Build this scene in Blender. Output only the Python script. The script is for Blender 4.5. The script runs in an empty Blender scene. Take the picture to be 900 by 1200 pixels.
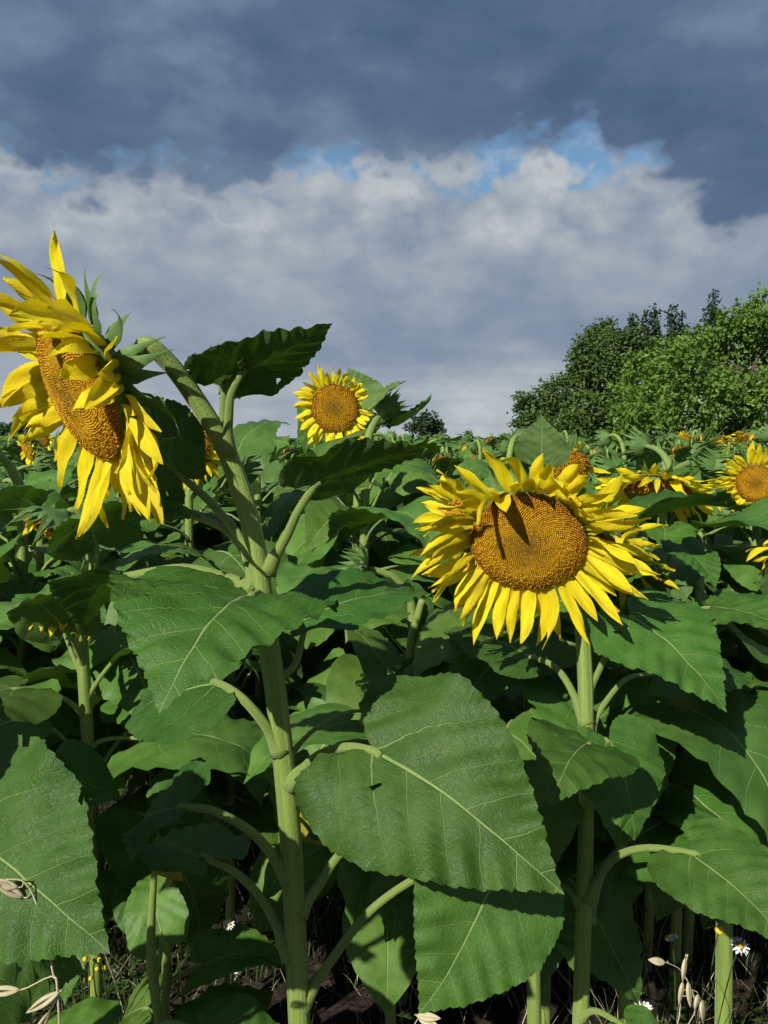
import bpy, math, random
from mathutils import Vector, Matrix, noise
rad = math.radians
S = bpy.context.scene
COL = S.collection

# ------------------------------------------------------------------ camera
CAM_H = 1.42
PITCH = 5.3
FPX = 920.0
cam = bpy.data.cameras.new("camera"); cam_o = bpy.data.objects.new("camera", cam); COL.objects.link(cam_o)
cam.sensor_fit = 'VERTICAL'; cam.sensor_height = 36; cam.lens = 36 * FPX / 1200
cam.clip_start = 0.05; cam.clip_end = 3000
cam_o.location = (0, 0, CAM_H); cam_o.rotation_euler = (rad(90 - PITCH), 0, 0)
S.camera = cam_o

# ------------------------------------------------------------------ world
SUN_EL, SUN_AZ = 34.0, 33.0        # azimuth: degrees to the left of straight behind the camera
TO_SUN = Vector((-math.sin(rad(SUN_AZ)) * math.cos(rad(SUN_EL)), -math.cos(rad(SUN_AZ)) * math.cos(rad(SUN_EL)), math.sin(rad(SUN_EL))))
world = bpy.data.worlds.new("World"); S.world = world; world.use_nodes = True

class NT:
    def __init__(s, nt): s.t = nt; s.n = nt.nodes; s.l = nt.links
    def new(s, typ, **kw):
        o = s.n.new(typ)
        for k, v in kw.items(): setattr(o, k, v)
        return o
    def put(s, sock, v):
        if isinstance(v, bpy.types.NodeSocket): s.l.new(v, sock)
        elif v is not None: sock.default_value = v
    def m(s, op, a, b=None, c=None, clamp=False):
        o = s.new('ShaderNodeMath', operation=op, use_clamp=clamp)
        s.put(o.inputs[0], a); s.put(o.inputs[1], b); s.put(o.inputs[2], c)
        return o.outputs[0]
    def step(s, v, a, b):
        o = s.new('ShaderNodeMapRange', interpolation_type='SMOOTHSTEP')
        s.put(o.inputs[0], v); s.put(o.inputs[1], a); s.put(o.inputs[2], b)
        return o.outputs[0]
    def mix(s, f, a, b, typ='MIX'):
        o = s.new('ShaderNodeMix', data_type='RGBA', blend_type=typ)
        s.put(o.inputs[0], f); s.put(o.inputs[6], a); s.put(o.inputs[7], b)
        return o.outputs[2]
    def noise(s, vec, scale, detail=4, rough=0.5, dist=0.0):
        o = s.new('ShaderNodeTexNoise'); s.put(o.inputs['Vector'], vec)
        o.inputs['Scale'].default_value = scale; o.inputs['Detail'].default_value = detail
        o.inputs['Roughness'].default_value = rough; o.inputs['Distortion'].default_value = dist
        return o.outputs[0]
    def curve(s, v, pts):
        o = s.new('ShaderNodeFloatCurve'); c = o.mapping.curves[0]
        while len(c.points) > 2: c.points.remove(c.points[1])
        c.points[0].location = pts[0]; c.points[-1].location = pts[-1]
        for p in pts[1:-1]: c.points.new(*p)
        o.mapping.update(); s.put(o.inputs[1], v)
        return o.outputs[0]
    def ramp(s, v, pts, interp='LINEAR'):
        o = s.new('ShaderNodeValToRGB'); e = o.color_ramp.elements; o.color_ramp.interpolation = interp
        while len(e) > 1: e.remove(e[-1])
        e[0].position = pts[0][0]; e[0].color = (*pts[0][1], 1)
        for p, c in pts[1:]:
            q = e.new(p); q.color = (*c, 1)
        s.put(o.inputs[0], v)
        return o.outputs[0]
    def vmul(s, v, k):
        o = s.new('ShaderNodeVectorMath', operation='MULTIPLY'); s.put(o.inputs[0], v); o.inputs[1].default_value = k
        return o.outputs[0]

def srgb(r, g, b):
    f = lambda c: (c / 255 / 12.92) if c <= 10 else ((c / 255 + 0.055) / 1.055) ** 2.4
    return (f(r), f(g), f(b))

w = NT(world.node_tree); w.n.clear()
SKY_STR = 0.1
sky = w.new('ShaderNodeTexSky', sky_type='NISHITA'); sky.sun_disc = False
sky.sun_elevation = rad(SUN_EL); sky.sun_rotation = rad(180 + SUN_AZ)
tc = w.new('ShaderNodeTexCoord'); D = tc.outputs['Generated']
sx = w.new('ShaderNodeSeparateXYZ'); w.put(sx.inputs[0], D)
el = w.m('MULTIPLY', w.m('ARCSINE', sx.outputs[2]), 57.2958)
az = w.m('MULTIPLY', w.m('ARCTAN2', sx.outputs[0], sx.outputs[1]), 57.2958)
azn = w.m('ADD', w.m('MULTIPLY', az, 1 / 60.0), 0.5, clamp=True)          # -30..30 deg -> 0..1
Dz = w.vmul(D, (1, 1, 2.1))
nA = w.noise(Dz, 5.5, 7, 0.5, 0.1)
nB = w.noise(w.vmul(D, (1.3, 1, 2.4)), 11, 7, 0.52, 0.1)
nC = w.noise(w.vmul(D, (1, 1, 1.7)), 3.1, 5, 0.5)
nS = w.noise(w.vmul(D, (1, 1, 6)), 6, 6, 0.55)
nF = w.noise(w.vmul(D, (1, 1, 1.5)), 30, 4, 0.55, 0.2)
cen = lambda n, k: w.m('MULTIPLY', w.m('SUBTRACT', n, 0.5), k)
def A_(px): return 0.5 + math.degrees(math.atan((px - 450) / 920)) / 60
def E_(py): return math.degrees(math.atan((515 - py) / 925)) / 40           # 0..40 deg -> 0..1
edgeU = w.m('MULTIPLY', w.curve(azn, [(0, E_(220)), (A_(15), E_(214)), (A_(60), E_(244)), (A_(200), E_(240)), (A_(330), E_(234)), (A_(390), E_(198)), (A_(450), E_(212)), (A_(520), E_(202)), (A_(600), E_(198)),
                                      (A_(640), E_(196)), (A_(685), E_(190)), (A_(705), E_(215)), (A_(735), E_(225)), (A_(790), E_(262)), (A_(860), E_(308)), (A_(900), E_(298)), (1, E_(285))]), 40)
edgeL = w.m('MULTIPLY', w.curve(azn, [(0, E_(246)), (A_(30), E_(236)), (A_(130), E_(224)), (A_(210), E_(204)), (A_(330), E_(210)), (A_(400), E_(204)), (A_(480), E_(194)),
                                      (A_(610), E_(206)), (A_(645), E_(218)), (A_(720), E_(205)), (A_(800), E_(190)), (A_(900), E_(190)), (1, E_(200))]), 40)
warp = w.new('ShaderNodeVectorMath', operation='ADD'); w.put(warp.inputs[0], w.vmul(D, (1, 1, 1.5)))
wn = w.new('ShaderNodeTexNoise'); w.put(wn.inputs['Vector'], D); wn.inputs['Scale'].default_value = 18; wn.inputs['Detail'].default_value = 3
w.put(warp.inputs[1], w.vmul(wn.outputs['Color'], (0.05, 0.05, 0.05)))
vb = w.new('ShaderNodeTexVoronoi', feature='F1'); w.put(vb.inputs['Vector'], warp.outputs[0]); vb.inputs['Scale'].default_value = 13
vb.inputs['Detail'].default_value = 2; vb.inputs['Roughness'].default_value = 0.5
puff = w.m('SUBTRACT', 0.92, vb.outputs['Distance'])
dU = w.m('ADD', w.m('SUBTRACT', el, edgeU), w.m('ADD', cen(nB, 5.5), w.m('ADD', cen(nA, 3.5), w.m('ADD', cen(nF, 3.0), w.m('MULTIPLY', puff, 3.0)))))
dL = w.m('ADD', w.m('SUBTRACT', edgeL, el), w.m('ADD', cen(nB, 3.0), w.m('ADD', cen(nA, 1.5), w.m('ADD', cen(nF, 1.8), w.m('MULTIPLY', puff, 5.5)))))
mU = w.step(dU, -0.7, 1.9)
mL = w.step(dL, -0.9, 0.8)
# lower bank: sunlit tops, grey bellies, paler again towards the horizon
eln = w.m('MULTIPLY', el, 1 / 40.0, clamp=True)
lb = w.curve(eln, [(0, 0.80), (E_(480), 0.78), (E_(440), 0.60), (E_(395), 0.38), (E_(345), 0.46), (E_(300), 0.54), (E_(255), 0.60), (E_(215), 0.78), (1, 0.76)])
lv = w.m('ADD', lb, w.m('ADD', cen(nA, 0.8), w.m('ADD', w.m('ADD', cen(nB, 0.42), w.m('MULTIPLY', puff, w.m('ADD', 0.18, w.m('MULTIPLY', w.step(el, 9.0, 17.0), 0.55)))), w.m('ADD', cen(nF, 0.2), w.m('MULTIPLY', cen(nS, 0.9), w.step(el, 9.0, 4.0))))))
cL = w.ramp(lv, [(0.0, srgb(115, 133, 157)), (0.30, srgb(133, 148, 168)), (0.55, srgb(153, 164, 177)), (0.78, srgb(171, 179, 187)), (1.0, srgb(190, 197, 202))])
uv_ = w.m('ADD', 0.42, w.m('ADD', cen(nC, 2.1), w.m('ADD', cen(nA, 1.3), w.m('ADD', cen(nB, 0.7), w.m('MULTIPLY', puff, 0.22)))))
uv_ = w.m('ADD', uv_, w.m('MULTIPLY', w.step(dU, 3.5, 0.0), 0.16))
cU = w.ramp(uv_, [(0.0, srgb(75, 97, 125)), (0.4, srgb(91, 111, 139)), (0.75, srgb(115, 134, 157)), (1.0, srgb(140, 154, 172))])
skyc = w.mix(1.0, sky.outputs[0], (0.70, 0.88, 0.92, 1), 'MULTIPLY')
thin = w.mix(w.m('ADD', 0.03, w.m('MULTIPLY', w.step(nF, 0.45, 0.65), 0.42)), skyc, (*[c / SKY_STR for c in srgb(165, 180, 200)], 1))
bright = w.new('ShaderNodeVectorMath', operation='SCALE'); w.put(bright.inputs[0], cL); bright.inputs[3].default_value = 0.87 / SKY_STR
dark = w.new('ShaderNodeVectorMath', operation='SCALE'); w.put(dark.inputs[0], cU); dark.inputs[3].default_value = 0.87 / SKY_STR
c1 = w.mix(mL, thin, bright.outputs[0])
c2 = w.mix(mU, c1, dark.outputs[0])
gr = w.step(el, -0.6, -3.0)
c3 = w.mix(gr, c2, (0.45, 0.55, 0.35, 1))
bg = w.new('ShaderNodeBackground'); w.put(bg.inputs[0], c3); bg.inputs[1].default_value = SKY_STR
wo = w.new('ShaderNodeOutputWorld'); w.l.new(bg.outputs[0], wo.inputs[0])

# ------------------------------------------------------------------ sun and exposure
sun = bpy.data.lights.new("sun", 'SUN'); sun.energy = 5.0; sun.angle = rad(0.53); sun.color = (1.0, 0.955, 0.88)
sun_o = bpy.data.objects.new("sun", sun); COL.objects.link(sun_o); sun_o.location = (-5, -6, 9)
sun_o.rotation_euler = TO_SUN.to_track_quat('Z', 'Y').to_euler()
S.view_settings.view_transform = 'Standard'; S.view_settings.look = 'None'
S.view_settings.exposure = 0.22; S.view_settings.gamma = 1.0; S.view_settings.use_curve_mapping = False

S.cycles.max_bounces = 4; S.cycles.diffuse_bounces = 2; S.cycles.glossy_bounces = 2; S.cycles.transmission_bounces = 3; S.cycles.transparent_max_bounces = 4
S.cycles.use_light_tree = False; S.cycles.use_adaptive_sampling = True; S.cycles.adaptive_threshold = 0.015
world.cycles.sampling_method = 'MANUAL'; world.cycles.sample_map_resolution = 512

# ------------------------------------------------------------------ materials
def mat(name):
    m = bpy.data.materials.new(name); m.use_nodes = True
    t = NT(m.node_tree); t.n.clear()
    return m, t
def finish(t, bsdf, trans=None, tf=0.0):
    out = t.new('ShaderNodeOutputMaterial')
    if trans is None: t.l.new(bsdf, out.inputs[0]); return
    tr = t.new('ShaderNodeBsdfTranslucent'); t.put(tr.inputs[0], trans)
    mx = t.new('ShaderNodeMixShader'); t.put(mx.inputs[0], tf); t.l.new(bsdf, mx.inputs[1]); t.l.new(tr.outputs[0], mx.inputs[2])
    t.l.new(mx.outputs[0], out.inputs[0])
def princ(t, col, rough=0.5, spec=0.4, normal=None, sheen=0.0):
    p = t.new('ShaderNodeBsdfPrincipled'); t.put(p.inputs['Base Color'], col); t.put(p.inputs['Roughness'], rough)
    p.inputs['Specular IOR Level'].default_value = spec
    if sheen:
        p.inputs['Sheen Weight'].default_value = sheen; p.inputs['Sheen Roughness'].default_value = 0.4
    if normal is not None: t.l.new(normal, p.inputs['Normal'])
    return p.outputs[0]
def bump(t, h, strength, dist=0.002, prev=None):
    b = t.new('ShaderNodeBump'); b.inputs['Strength'].default_value = strength; b.inputs['Distance'].default_value = dist
    t.l.new(h, b.inputs['Height'])
    if prev is not None: t.l.new(prev, b.inputs['Normal'])
    return b.outputs[0]

VA, VB, VN = 0.62, 0.75, 5.2        # secondary veins leave the midrib where (x - VA|y| - VB y^2) * VN is whole
def leaf_material(name, top, top2, under, vein, cheap=False):
    m, t = mat(name)
    tcn = t.new('ShaderNodeTexCoord'); s = t.new('ShaderNodeSeparateXYZ'); t.l.new(tcn.outputs['UV'], s.inputs[0])
    oi = t.new('ShaderNodeObjectInfo'); rnd = oi.outputs['Random']
    wob = t.noise(tcn.outputs['UV'], 4, 1, 0.5)
    x = s.outputs[0]; y0 = t.m('SUBTRACT', s.outputs[1], t.m('MULTIPLY', t.m('SUBTRACT', wob, 0.5), 0.012))
    y = t.m('ABSOLUTE', y0)
    side = t.m('MULTIPLY', t.m('GREATER_THAN', y0, 0.0), 0.37)
    xx = t.m('ADD', x, t.m('MULTIPLY', t.m('SUBTRACT', wob, 0.5), 0.05))
    p = t.m('MULTIPLY', t.m('SUBTRACT', t.m('SUBTRACT', xx, t.m('MULTIPLY', y, VA)), t.m('MULTIPLY', t.m('MULTIPLY', y, y), VB)), VN)
    p2 = t.m('ADD', p, t.m('MULTIPLY', t.step(p, 0.3, 1.2), side))
    dist = t.m('ABSOLUTE', t.m('SUBTRACT', t.m('FRACT', t.m('ADD', p2, 0.5)), 0.5))
    big = t.step(t.m('ABSOLUTE', p), 0.6, 0.3)
    wv = t.m('ADD', t.m('MULTIPLY', t.m('SUBTRACT', 0.5, y), 0.045), t.m('MULTIPLY', big, t.m('MULTIPLY', t.m('SUBTRACT', 0.5, y), 0.06)))
    lat = t.m('SUBTRACT', 1.0, t.step(dist, t.m('MULTIPLY', wv, 0.4), t.m('MAXIMUM', wv, 0.006)))
    mw = t.m('MAXIMUM', t.m('MULTIPLY', t.m('SUBTRACT', 1.15, x), 0.0115), 0.002)
    mid = t.m('SUBTRACT', 1.0, t.step(y, t.m('MULTIPLY', mw, 0.5), mw))
    v = t.m('MAXIMUM', mid, t.m('MULTIPLY', lat, 0.62))
    vor = t.new('ShaderNodeTexVoronoi', feature='DISTANCE_TO_EDGE'); t.l.new(tcn.outputs['UV'], vor.inputs['Vector']); vor.inputs['Scale'].default_value = 26
    net = t.m('SUBTRACT', 1.0, t.step(vor.outputs['Distance'], 0.0, 0.09))
    vor2 = t.new('ShaderNodeTexVoronoi', feature='DISTANCE_TO_EDGE'); t.l.new(tcn.outputs['UV'], vor2.inputs['Vector']); vor2.inputs['Scale'].default_value = 75
    net2 = t.m('SUBTRACT', 1.0, t.step(vor2.outputs['Distance'], 0.0, 0.12))
    blo = t.noise(tcn.outputs['UV'], 3.5, 6, 0.6)
    fine = t.noise(tcn.outputs['UV'], 120, 2, 0.6)
    base = t.mix(t.step(blo, 0.33, 0.68), (*top, 1), (*top2, 1))
    base = t.mix(t.m('MULTIPLY', t.step(fine, 0.55, 0.75), 0.18), base, (top2[0] * 1.5, top2[1] * 1.3, top2[2] * 1.4, 1))
    hsv = t.new('ShaderNodeHueSaturation'); t.put(hsv.inputs['Color'], base)
    t.put(hsv.inputs['Value'], t.m('ADD', 0.80, t.m('MULTIPLY', rnd, 0.42)))
    t.put(hsv.inputs['Hue'], t.m('ADD', 0.487, t.m('MULTIPLY', t.m('FRACT', t.m('MULTIPLY', rnd, 7.3)), 0.026)))
    base = hsv.outputs[0] if cheap else t.mix(t.m('MULTIPLY', net, 0.045), hsv.outputs[0], (*vein, 1))
    base = t.mix(t.m('MULTIPLY', v, 0.75), base, (*vein, 1))
    if not cheap:
      sp = t.noise(tcn.outputs['UV'], 17, 2, 0.5)
      base = t.mix(t.m('MULTIPLY', t.step(sp, 0.74, 0.78), 0.55), base, (0.13, 0.10, 0.035, 1))
    if not cheap:
      dry = t.noise(tcn.outputs['UV'], 2.3, 5, 0.65)
      oo = t.new('ShaderNodeVectorMath', operation='ADD'); t.l.new(tcn.outputs['UV'], oo.inputs[0]); cb = t.new('ShaderNodeCombineXYZ'); t.put(cb.inputs[0], t.m('MULTIPLY', rnd, 40.0)); t.l.new(cb.outputs[0], oo.inputs[1])
      pat = t.noise(oo.outputs[0], 2.0, 4, 0.6)
      base = t.mix(t.m('MULTIPLY', t.step(pat, 0.52, 0.72), 0.22), base, (0.075, 0.140, 0.042, 1))  # greyer patches, a soft sheen painted into the blade colour
      pat2 = t.noise(oo.outputs[0], 9.0, 4, 0.7)
      base = t.mix(t.m('MULTIPLY', t.step(pat2, 0.66, 0.76), 0.5), base, (0.15, 0.17, 0.03, 1))
      base = t.mix(t.m('MULTIPLY', t.step(t.noise(oo.outputs[0], 38.0, 2, 0.5), 0.72, 0.76), 0.6), base, (0.09, 0.06, 0.02, 1))
    geo = t.new('ShaderNodeNewGeometry')
    ub = t.mix(t.m('MULTIPLY', v, 0.8), (*under, 1), (vein[0] * 1.1, vein[1] * 1.05, vein[2] * 1.1, 1))
    col = t.mix(geo.outputs['Backfacing'], base, ub)
    h = t.m('ADD', t.m('MULTIPLY', v, -0.9), t.m('ADD', t.m('MULTIPLY', net, -0.16), t.m('ADD', t.m('MULTIPLY', net2, -0.08), t.m('MULTIPLY', blo, 1.6))))
    if cheap: h = t.m('ADD', t.m('MULTIPLY', v, -0.9), t.m('MULTIPLY', blo, 1.6))
    nm = bump(t, h, 0.7, 0.0025)
    r = t.m('ADD', 0.42, t.m('MULTIPLY', blo, 0.22))
    finish(t, princ(t, col, r, 0.26, nm), (top2[0] * 1.8, top2[1] * 2.0, top2[2] * 0.55, 1), 0.11)
    return m
M = {}
M['leaf'] = leaf_material('leaf', (0.033, 0.098, 0.010), (0.054, 0.136, 0.018), (0.060, 0.122, 0.028), (0.26, 0.36, 0.11))
M['young_leaf'] = leaf_material('young_leaf', (0.085, 0.165, 0.036), (0.125, 0.215, 0.055), (0.11, 0.18, 0.06), (0.33, 0.42, 0.18))
M['field_leaf'] = leaf_material('field_leaf', (0.052, 0.122, 0.016), (0.092, 0.182, 0.032), (0.068, 0.128, 0.034), (0.28, 0.37, 0.13), True)

def stem_material():
    m, t = mat('stem'); tcn = t.new('ShaderNodeTexCoord'); uv = tcn.outputs['UV']
    st = t.noise(t.vmul(uv, (14, 1.2, 1)), 1.6, 4, 0.6); bl = t.noise(tcn.outputs['Object'], 9, 4, 0.55); fi = t.noise(tcn.outputs['Object'], 420, 2, 0.7)
    c = t.ramp(st, [(0.25, (0.12, 0.19, 0.030)), (0.55, (0.20, 0.285, 0.055)), (0.8, (0.29, 0.37, 0.10))])
    c = t.mix(t.m('MULTIPLY', t.step(bl, 0.5, 0.75), 0.4), c, (0.13, 0.20, 0.045, 1))
    c = t.mix(t.m('MULTIPLY', t.step(fi, 0.58, 0.7), 0.35), c, (0.36, 0.43, 0.17, 1))
    nm = bump(t, t.m('ADD', t.m('MULTIPLY', st, 1.0), t.m('MULTIPLY', fi, 0.5)), 0.8, 0.002)
    finish(t, princ(t, c, 0.55, 0.3, nm, 0.18)); return m
M['stem'] = stem_material()

def petal_material(name, c1, c2, c3):
    m, t = mat(name); tcn = t.new('ShaderNodeTexCoord'); uv = tcn.outputs['UV']
    s = t.new('ShaderNodeSeparateXYZ'); t.l.new(uv, s.inputs[0]); oi = t.new('ShaderNodeObjectInfo')
    g = t.noise(t.vmul(uv, (0.5, 15, 1)), 2.0, 3, 0.55); fl = t.noise(t.vmul(uv, (2, 3, 1)), 2.0, 4, 0.55)
    c = t.mix(t.step(s.outputs[0], 0.25, 0.0), (*c1, 1), (*c2, 1))
    c = t.mix(t.m('MULTIPLY', t.step(g, 0.5, 0.75), 0.30), c, (*c2, 1))
    c = t.mix(t.m('MULTIPLY', t.step(fl, 0.60, 0.75), 0.30), c, (*c3, 1))
    hsv = t.new('ShaderNodeHueSaturation'); t.put(hsv.inputs['Color'], c)
    t.put(hsv.inputs['Value'], t.m('ADD', 0.86, t.m('MULTIPLY', oi.outputs['Random'], 0.2)))
    t.put(hsv.inputs['Hue'], t.m('ADD', 0.491, t.m('MULTIPLY', t.m('FRACT', t.m('MULTIPLY', oi.outputs['Random'], 9.1)), 0.014)))
    nm = bump(t, g, 0.8, 0.002)
    finish(t, princ(t, hsv.outputs[0], 0.5, 0.25, nm, 0.05), (c1[0], c1[1] * 0.95, 0.004, 1), 0.28); return m
M['petal'] = petal_material('petal', (0.96, 0.79, 0.012), (0.95, 0.67, 0.009), (0.90, 0.58, 0.010))
M['wilted_petal'] = petal_material('wilted_petal', (0.80, 0.45, 0.012), (0.55, 0.24, 0.008), (0.35, 0.16, 0.015))

def floret_material():
    m, t = mat('floret'); tcn = t.new('ShaderNodeTexCoord'); s = t.new('ShaderNodeSeparateXYZ'); t.l.new(tcn.outputs['UV'], s.inputs[0])
    c = t.ramp(s.outputs[0], [(0.0, (0.27, 0.150, 0.012)), (0.30, (0.40, 0.215, 0.012)), (0.55, (0.56, 0.305, 0.012)), (0.80, (0.48, 0.240, 0.010)), (0.93, (0.36, 0.150, 0.009)), (1.0, (0.24, 0.090, 0.008))])
    c = t.mix(t.m('MULTIPLY', t.step(s.outputs[1], 0.55, 1.0), 0.75), c, (0.72, 0.42, 0.015, 1))
    c = t.mix(t.m('MULTIPLY', t.step(s.outputs[1], 0.22, 0.0), 0.55), c, (0.12, 0.055, 0.010, 1))
    finish(t, princ(t, c, 0.75, 0.15)); return m
M['floret'] = floret_material()
def simple(name, a, b, scale, rough=0.7, spec=0.25, bs=0.3, bd=0.01, coord='Object', trans=None, tf=0.0, hue=True):
    m, t = mat(name); tcn = t.new('ShaderNodeTexCoord'); n = t.noise(tcn.outputs[coord], scale, 5, 0.6)
    c = t.mix(t.step(n, 0.3, 0.7), (*a, 1), (*b, 1))
    if hue:
        oi = t.new('ShaderNodeObjectInfo'); h = t.new('ShaderNodeHueSaturation'); t.put(h.inputs['Color'], c)
        t.put(h.inputs['Value'], t.m('ADD', 0.85, t.m('MULTIPLY', oi.outputs['Random'], 0.3))); c = h.outputs[0]
    finish(t, princ(t, c, rough, spec, bump(t, n, bs, bd)), trans, tf); return m
M['disc'] = simple('disc_base', (0.12, 0.065, 0.012), (0.22, 0.12, 0.02), 90, 0.9, 0.1)
M['green'] = simple('bract_green', (0.075, 0.155, 0.035), (0.13, 0.22, 0.06), 40, 0.6, 0.3, 0.3, 0.002, trans=(0.12, 0.26, 0.03, 1), tf=0.12)
M['bark'] = simple('bark', (0.05, 0.038, 0.026), (0.12, 0.095, 0.07), 12, 0.9, 0.1, 0.8, 0.02)
M['soil'] = simple('soil', (0.018, 0.014, 0.010), (0.055, 0.043, 0.031), 9, 0.95, 0.1, 0.9, 0.05)
M['straw'] = simple('straw', (0.42, 0.36, 0.20), (0.58, 0.52, 0.34), 30, 0.6, 0.3, 0.2, 0.002)
M['bristle'] = simple('bristle', (0.40, 0.46, 0.22), (0.52, 0.56, 0.32), 30, 0.5, 0.3, 0.1, 0.001)
M['white_ray'] = simple('white_ray', (0.74, 0.74, 0.70), (0.82, 0.82, 0.80), 30, 0.6, 0.2, 0.1, 0.002)
M['yellow_eye'] = simple('yellow_eye', (0.55, 0.40, 0.02), (0.70, 0.55, 0.03), 200, 0.7, 0.2, 0.5, 0.002)
M['weed'] = simple('weed', (0.035, 0.075, 0.016), (0.08, 0.13, 0.03), 4, 0.6, 0.3, 0.1, 0.01, trans=(0.10, 0.2, 0.02, 1), tf=0.2)
M['yellow_leaf'] = simple('yellow_leaf', (0.45, 0.30, 0.03), (0.22, 0.26, 0.03), 14, 0.7, 0.2, 0.3, 0.004, trans=(0.5, 0.4, 0.03, 1), tf=0.3)
def tree_leaf(name, a, b, tr):
    m, t = mat(name); s = t.new('ShaderNodeSeparateXYZ'); tcn = t.new('ShaderNodeTexCoord'); t.l.new(tcn.outputs['UV'], s.inputs[0])
    c = t.mix(s.outputs[1], (*a, 1), (*b, 1)); finish(t, princ(t, c, 0.5, 0.35), (*tr, 1), 0.22); return m
M['tree_dark'] = tree_leaf('tree_dark', (0.045, 0.090, 0.018), (0.095, 0.155, 0.030), (0.11, 0.22, 0.018))
M['tree_bright'] = tree_leaf('tree_bright', (0.070, 0.145, 0.016), (0.140, 0.235, 0.034), (0.22, 0.44, 0.025))
M['tree_blue'] = tree_leaf('tree_blue', (0.020, 0.050, 0.018), (0.045, 0.085, 0.032), (0.05, 0.11, 0.015))

# ------------------------------------------------------------------ helpers
CQ = cam_o.rotation_euler.to_matrix()
def at(px, py, d):
    """world point seen at pixel (900x1200 photograph) at d metres in front of the camera"""
    r = CQ @ Vector(((px - 450) / FPX, -(py - 600) / FPX, -1.0))
    return Vector((0, 0, CAM_H)) + r * (d / r.y)
W = {}
def mesh(name, vs, fs, mats, uv=None, smooth=True, mi=None):
    me = bpy.data.meshes.new(name); me.from_pydata([tuple(v) for v in vs], [], fs)
    if not isinstance(mats, (list, tuple)): mats = [mats]
    for m_ in mats: me.materials.append(m_)
    if uv is not None:
        l = me.uv_layers.new(name='UVMap'); idx = [0] * len(me.loops); me.loops.foreach_get('vertex_index', idx)
        l.data.foreach_set('uv', [c for i in idx for c in uv[i]])
    if smooth: me.polygons.foreach_set('use_smooth', [True] * len(me.polygons))
    if mi is not None: me.polygons.foreach_set('material_index', mi)
    me.update(); return me
def link(name, me, parent=None, Mw=None):
    o = bpy.data.objects.new(name, me); COL.objects.link(o)
    Mw = Mw or (W[parent] if parent else Matrix())
    if parent: o.parent = parent; o.matrix_basis = W[parent].inverted() @ Mw
    else: o.matrix_basis = Mw
    W[o] = Mw; return o
def tag(o, label=None, cat=None, group=None, kind=None):
    if label: o['label'] = label
    if cat: o['category'] = cat
    if group: o['group'] = group
    if kind: o['kind'] = kind
    return o
def thing(name, loc, label, cat, group=None):
    return tag(link(name, None, None, Matrix.Translation(loc)), label, cat, group)
def copy_tree(o, parent=None):
    c = o.copy(); COL.objects.link(c); c.parent = parent
    for ch in o.children: copy_tree(ch, c)
    return c
def hermite(p0, m0, p1, m1, n):
    out = []
    for i in range(n + 1):
        t = i / n; t2 = t * t; t3 = t2 * t
        out.append(p0 * (2 * t3 - 3 * t2 + 1) + m0 * (t3 - 2 * t2 + t) + p1 * (-2 * t3 + 3 * t2) + m1 * (t3 - t2))
    return out
def catmull(ps, n):
    out = []; P = [ps[0] * 2 - ps[1]] + ps + [ps[-1] * 2 - ps[-2]]
    for i in range(1, len(P) - 2):
        out += hermite(P[i], (P[i + 1] - P[i - 1]) * 0.5, P[i + 1], (P[i + 2] - P[i]) * 0.5, n)[:-1]
    return out + [ps[-1]]
def tube(pts, rads, k=8, rid=0.0, cap=True, flat=1.0):
    vs, fs, uv = [], [], []; n = len(pts); up = Vector((0.3, 0.2, 1)); prev = None; run = 0
    for i, p in enumerate(pts):
        d = (pts[min(i + 1, n - 1)] - pts[max(i - 1, 0)]).normalized()
        if prev is None: a = d.orthogonal().normalized()
        else: a = (prev - d * prev.dot(d)).normalized()
        prev = a; b = d.cross(a)
        if i: run += (p - pts[i - 1]).length
        for j in range(k):
            th = 2 * math.pi * j / k; r = rads[i] * (1 + rid * math.cos(th * 5 + 1.0))
            vs.append(p + a * math.cos(th) * r + b * math.sin(th) * r * flat); uv.append((j / k, run * 3))
    for i in range(n - 1):
        for j in range(k):
            fs.append((i * k + j, i * k + (j + 1) % k, (i + 1) * k + (j + 1) % k, (i + 1) * k + j))
    if cap: fs.append(tuple(range(k))[::-1]); fs.append(tuple(range((n - 1) * k, n * k)))
    return vs, fs, uv
def lerp(a, b, t): return a + (b - a) * t

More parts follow.
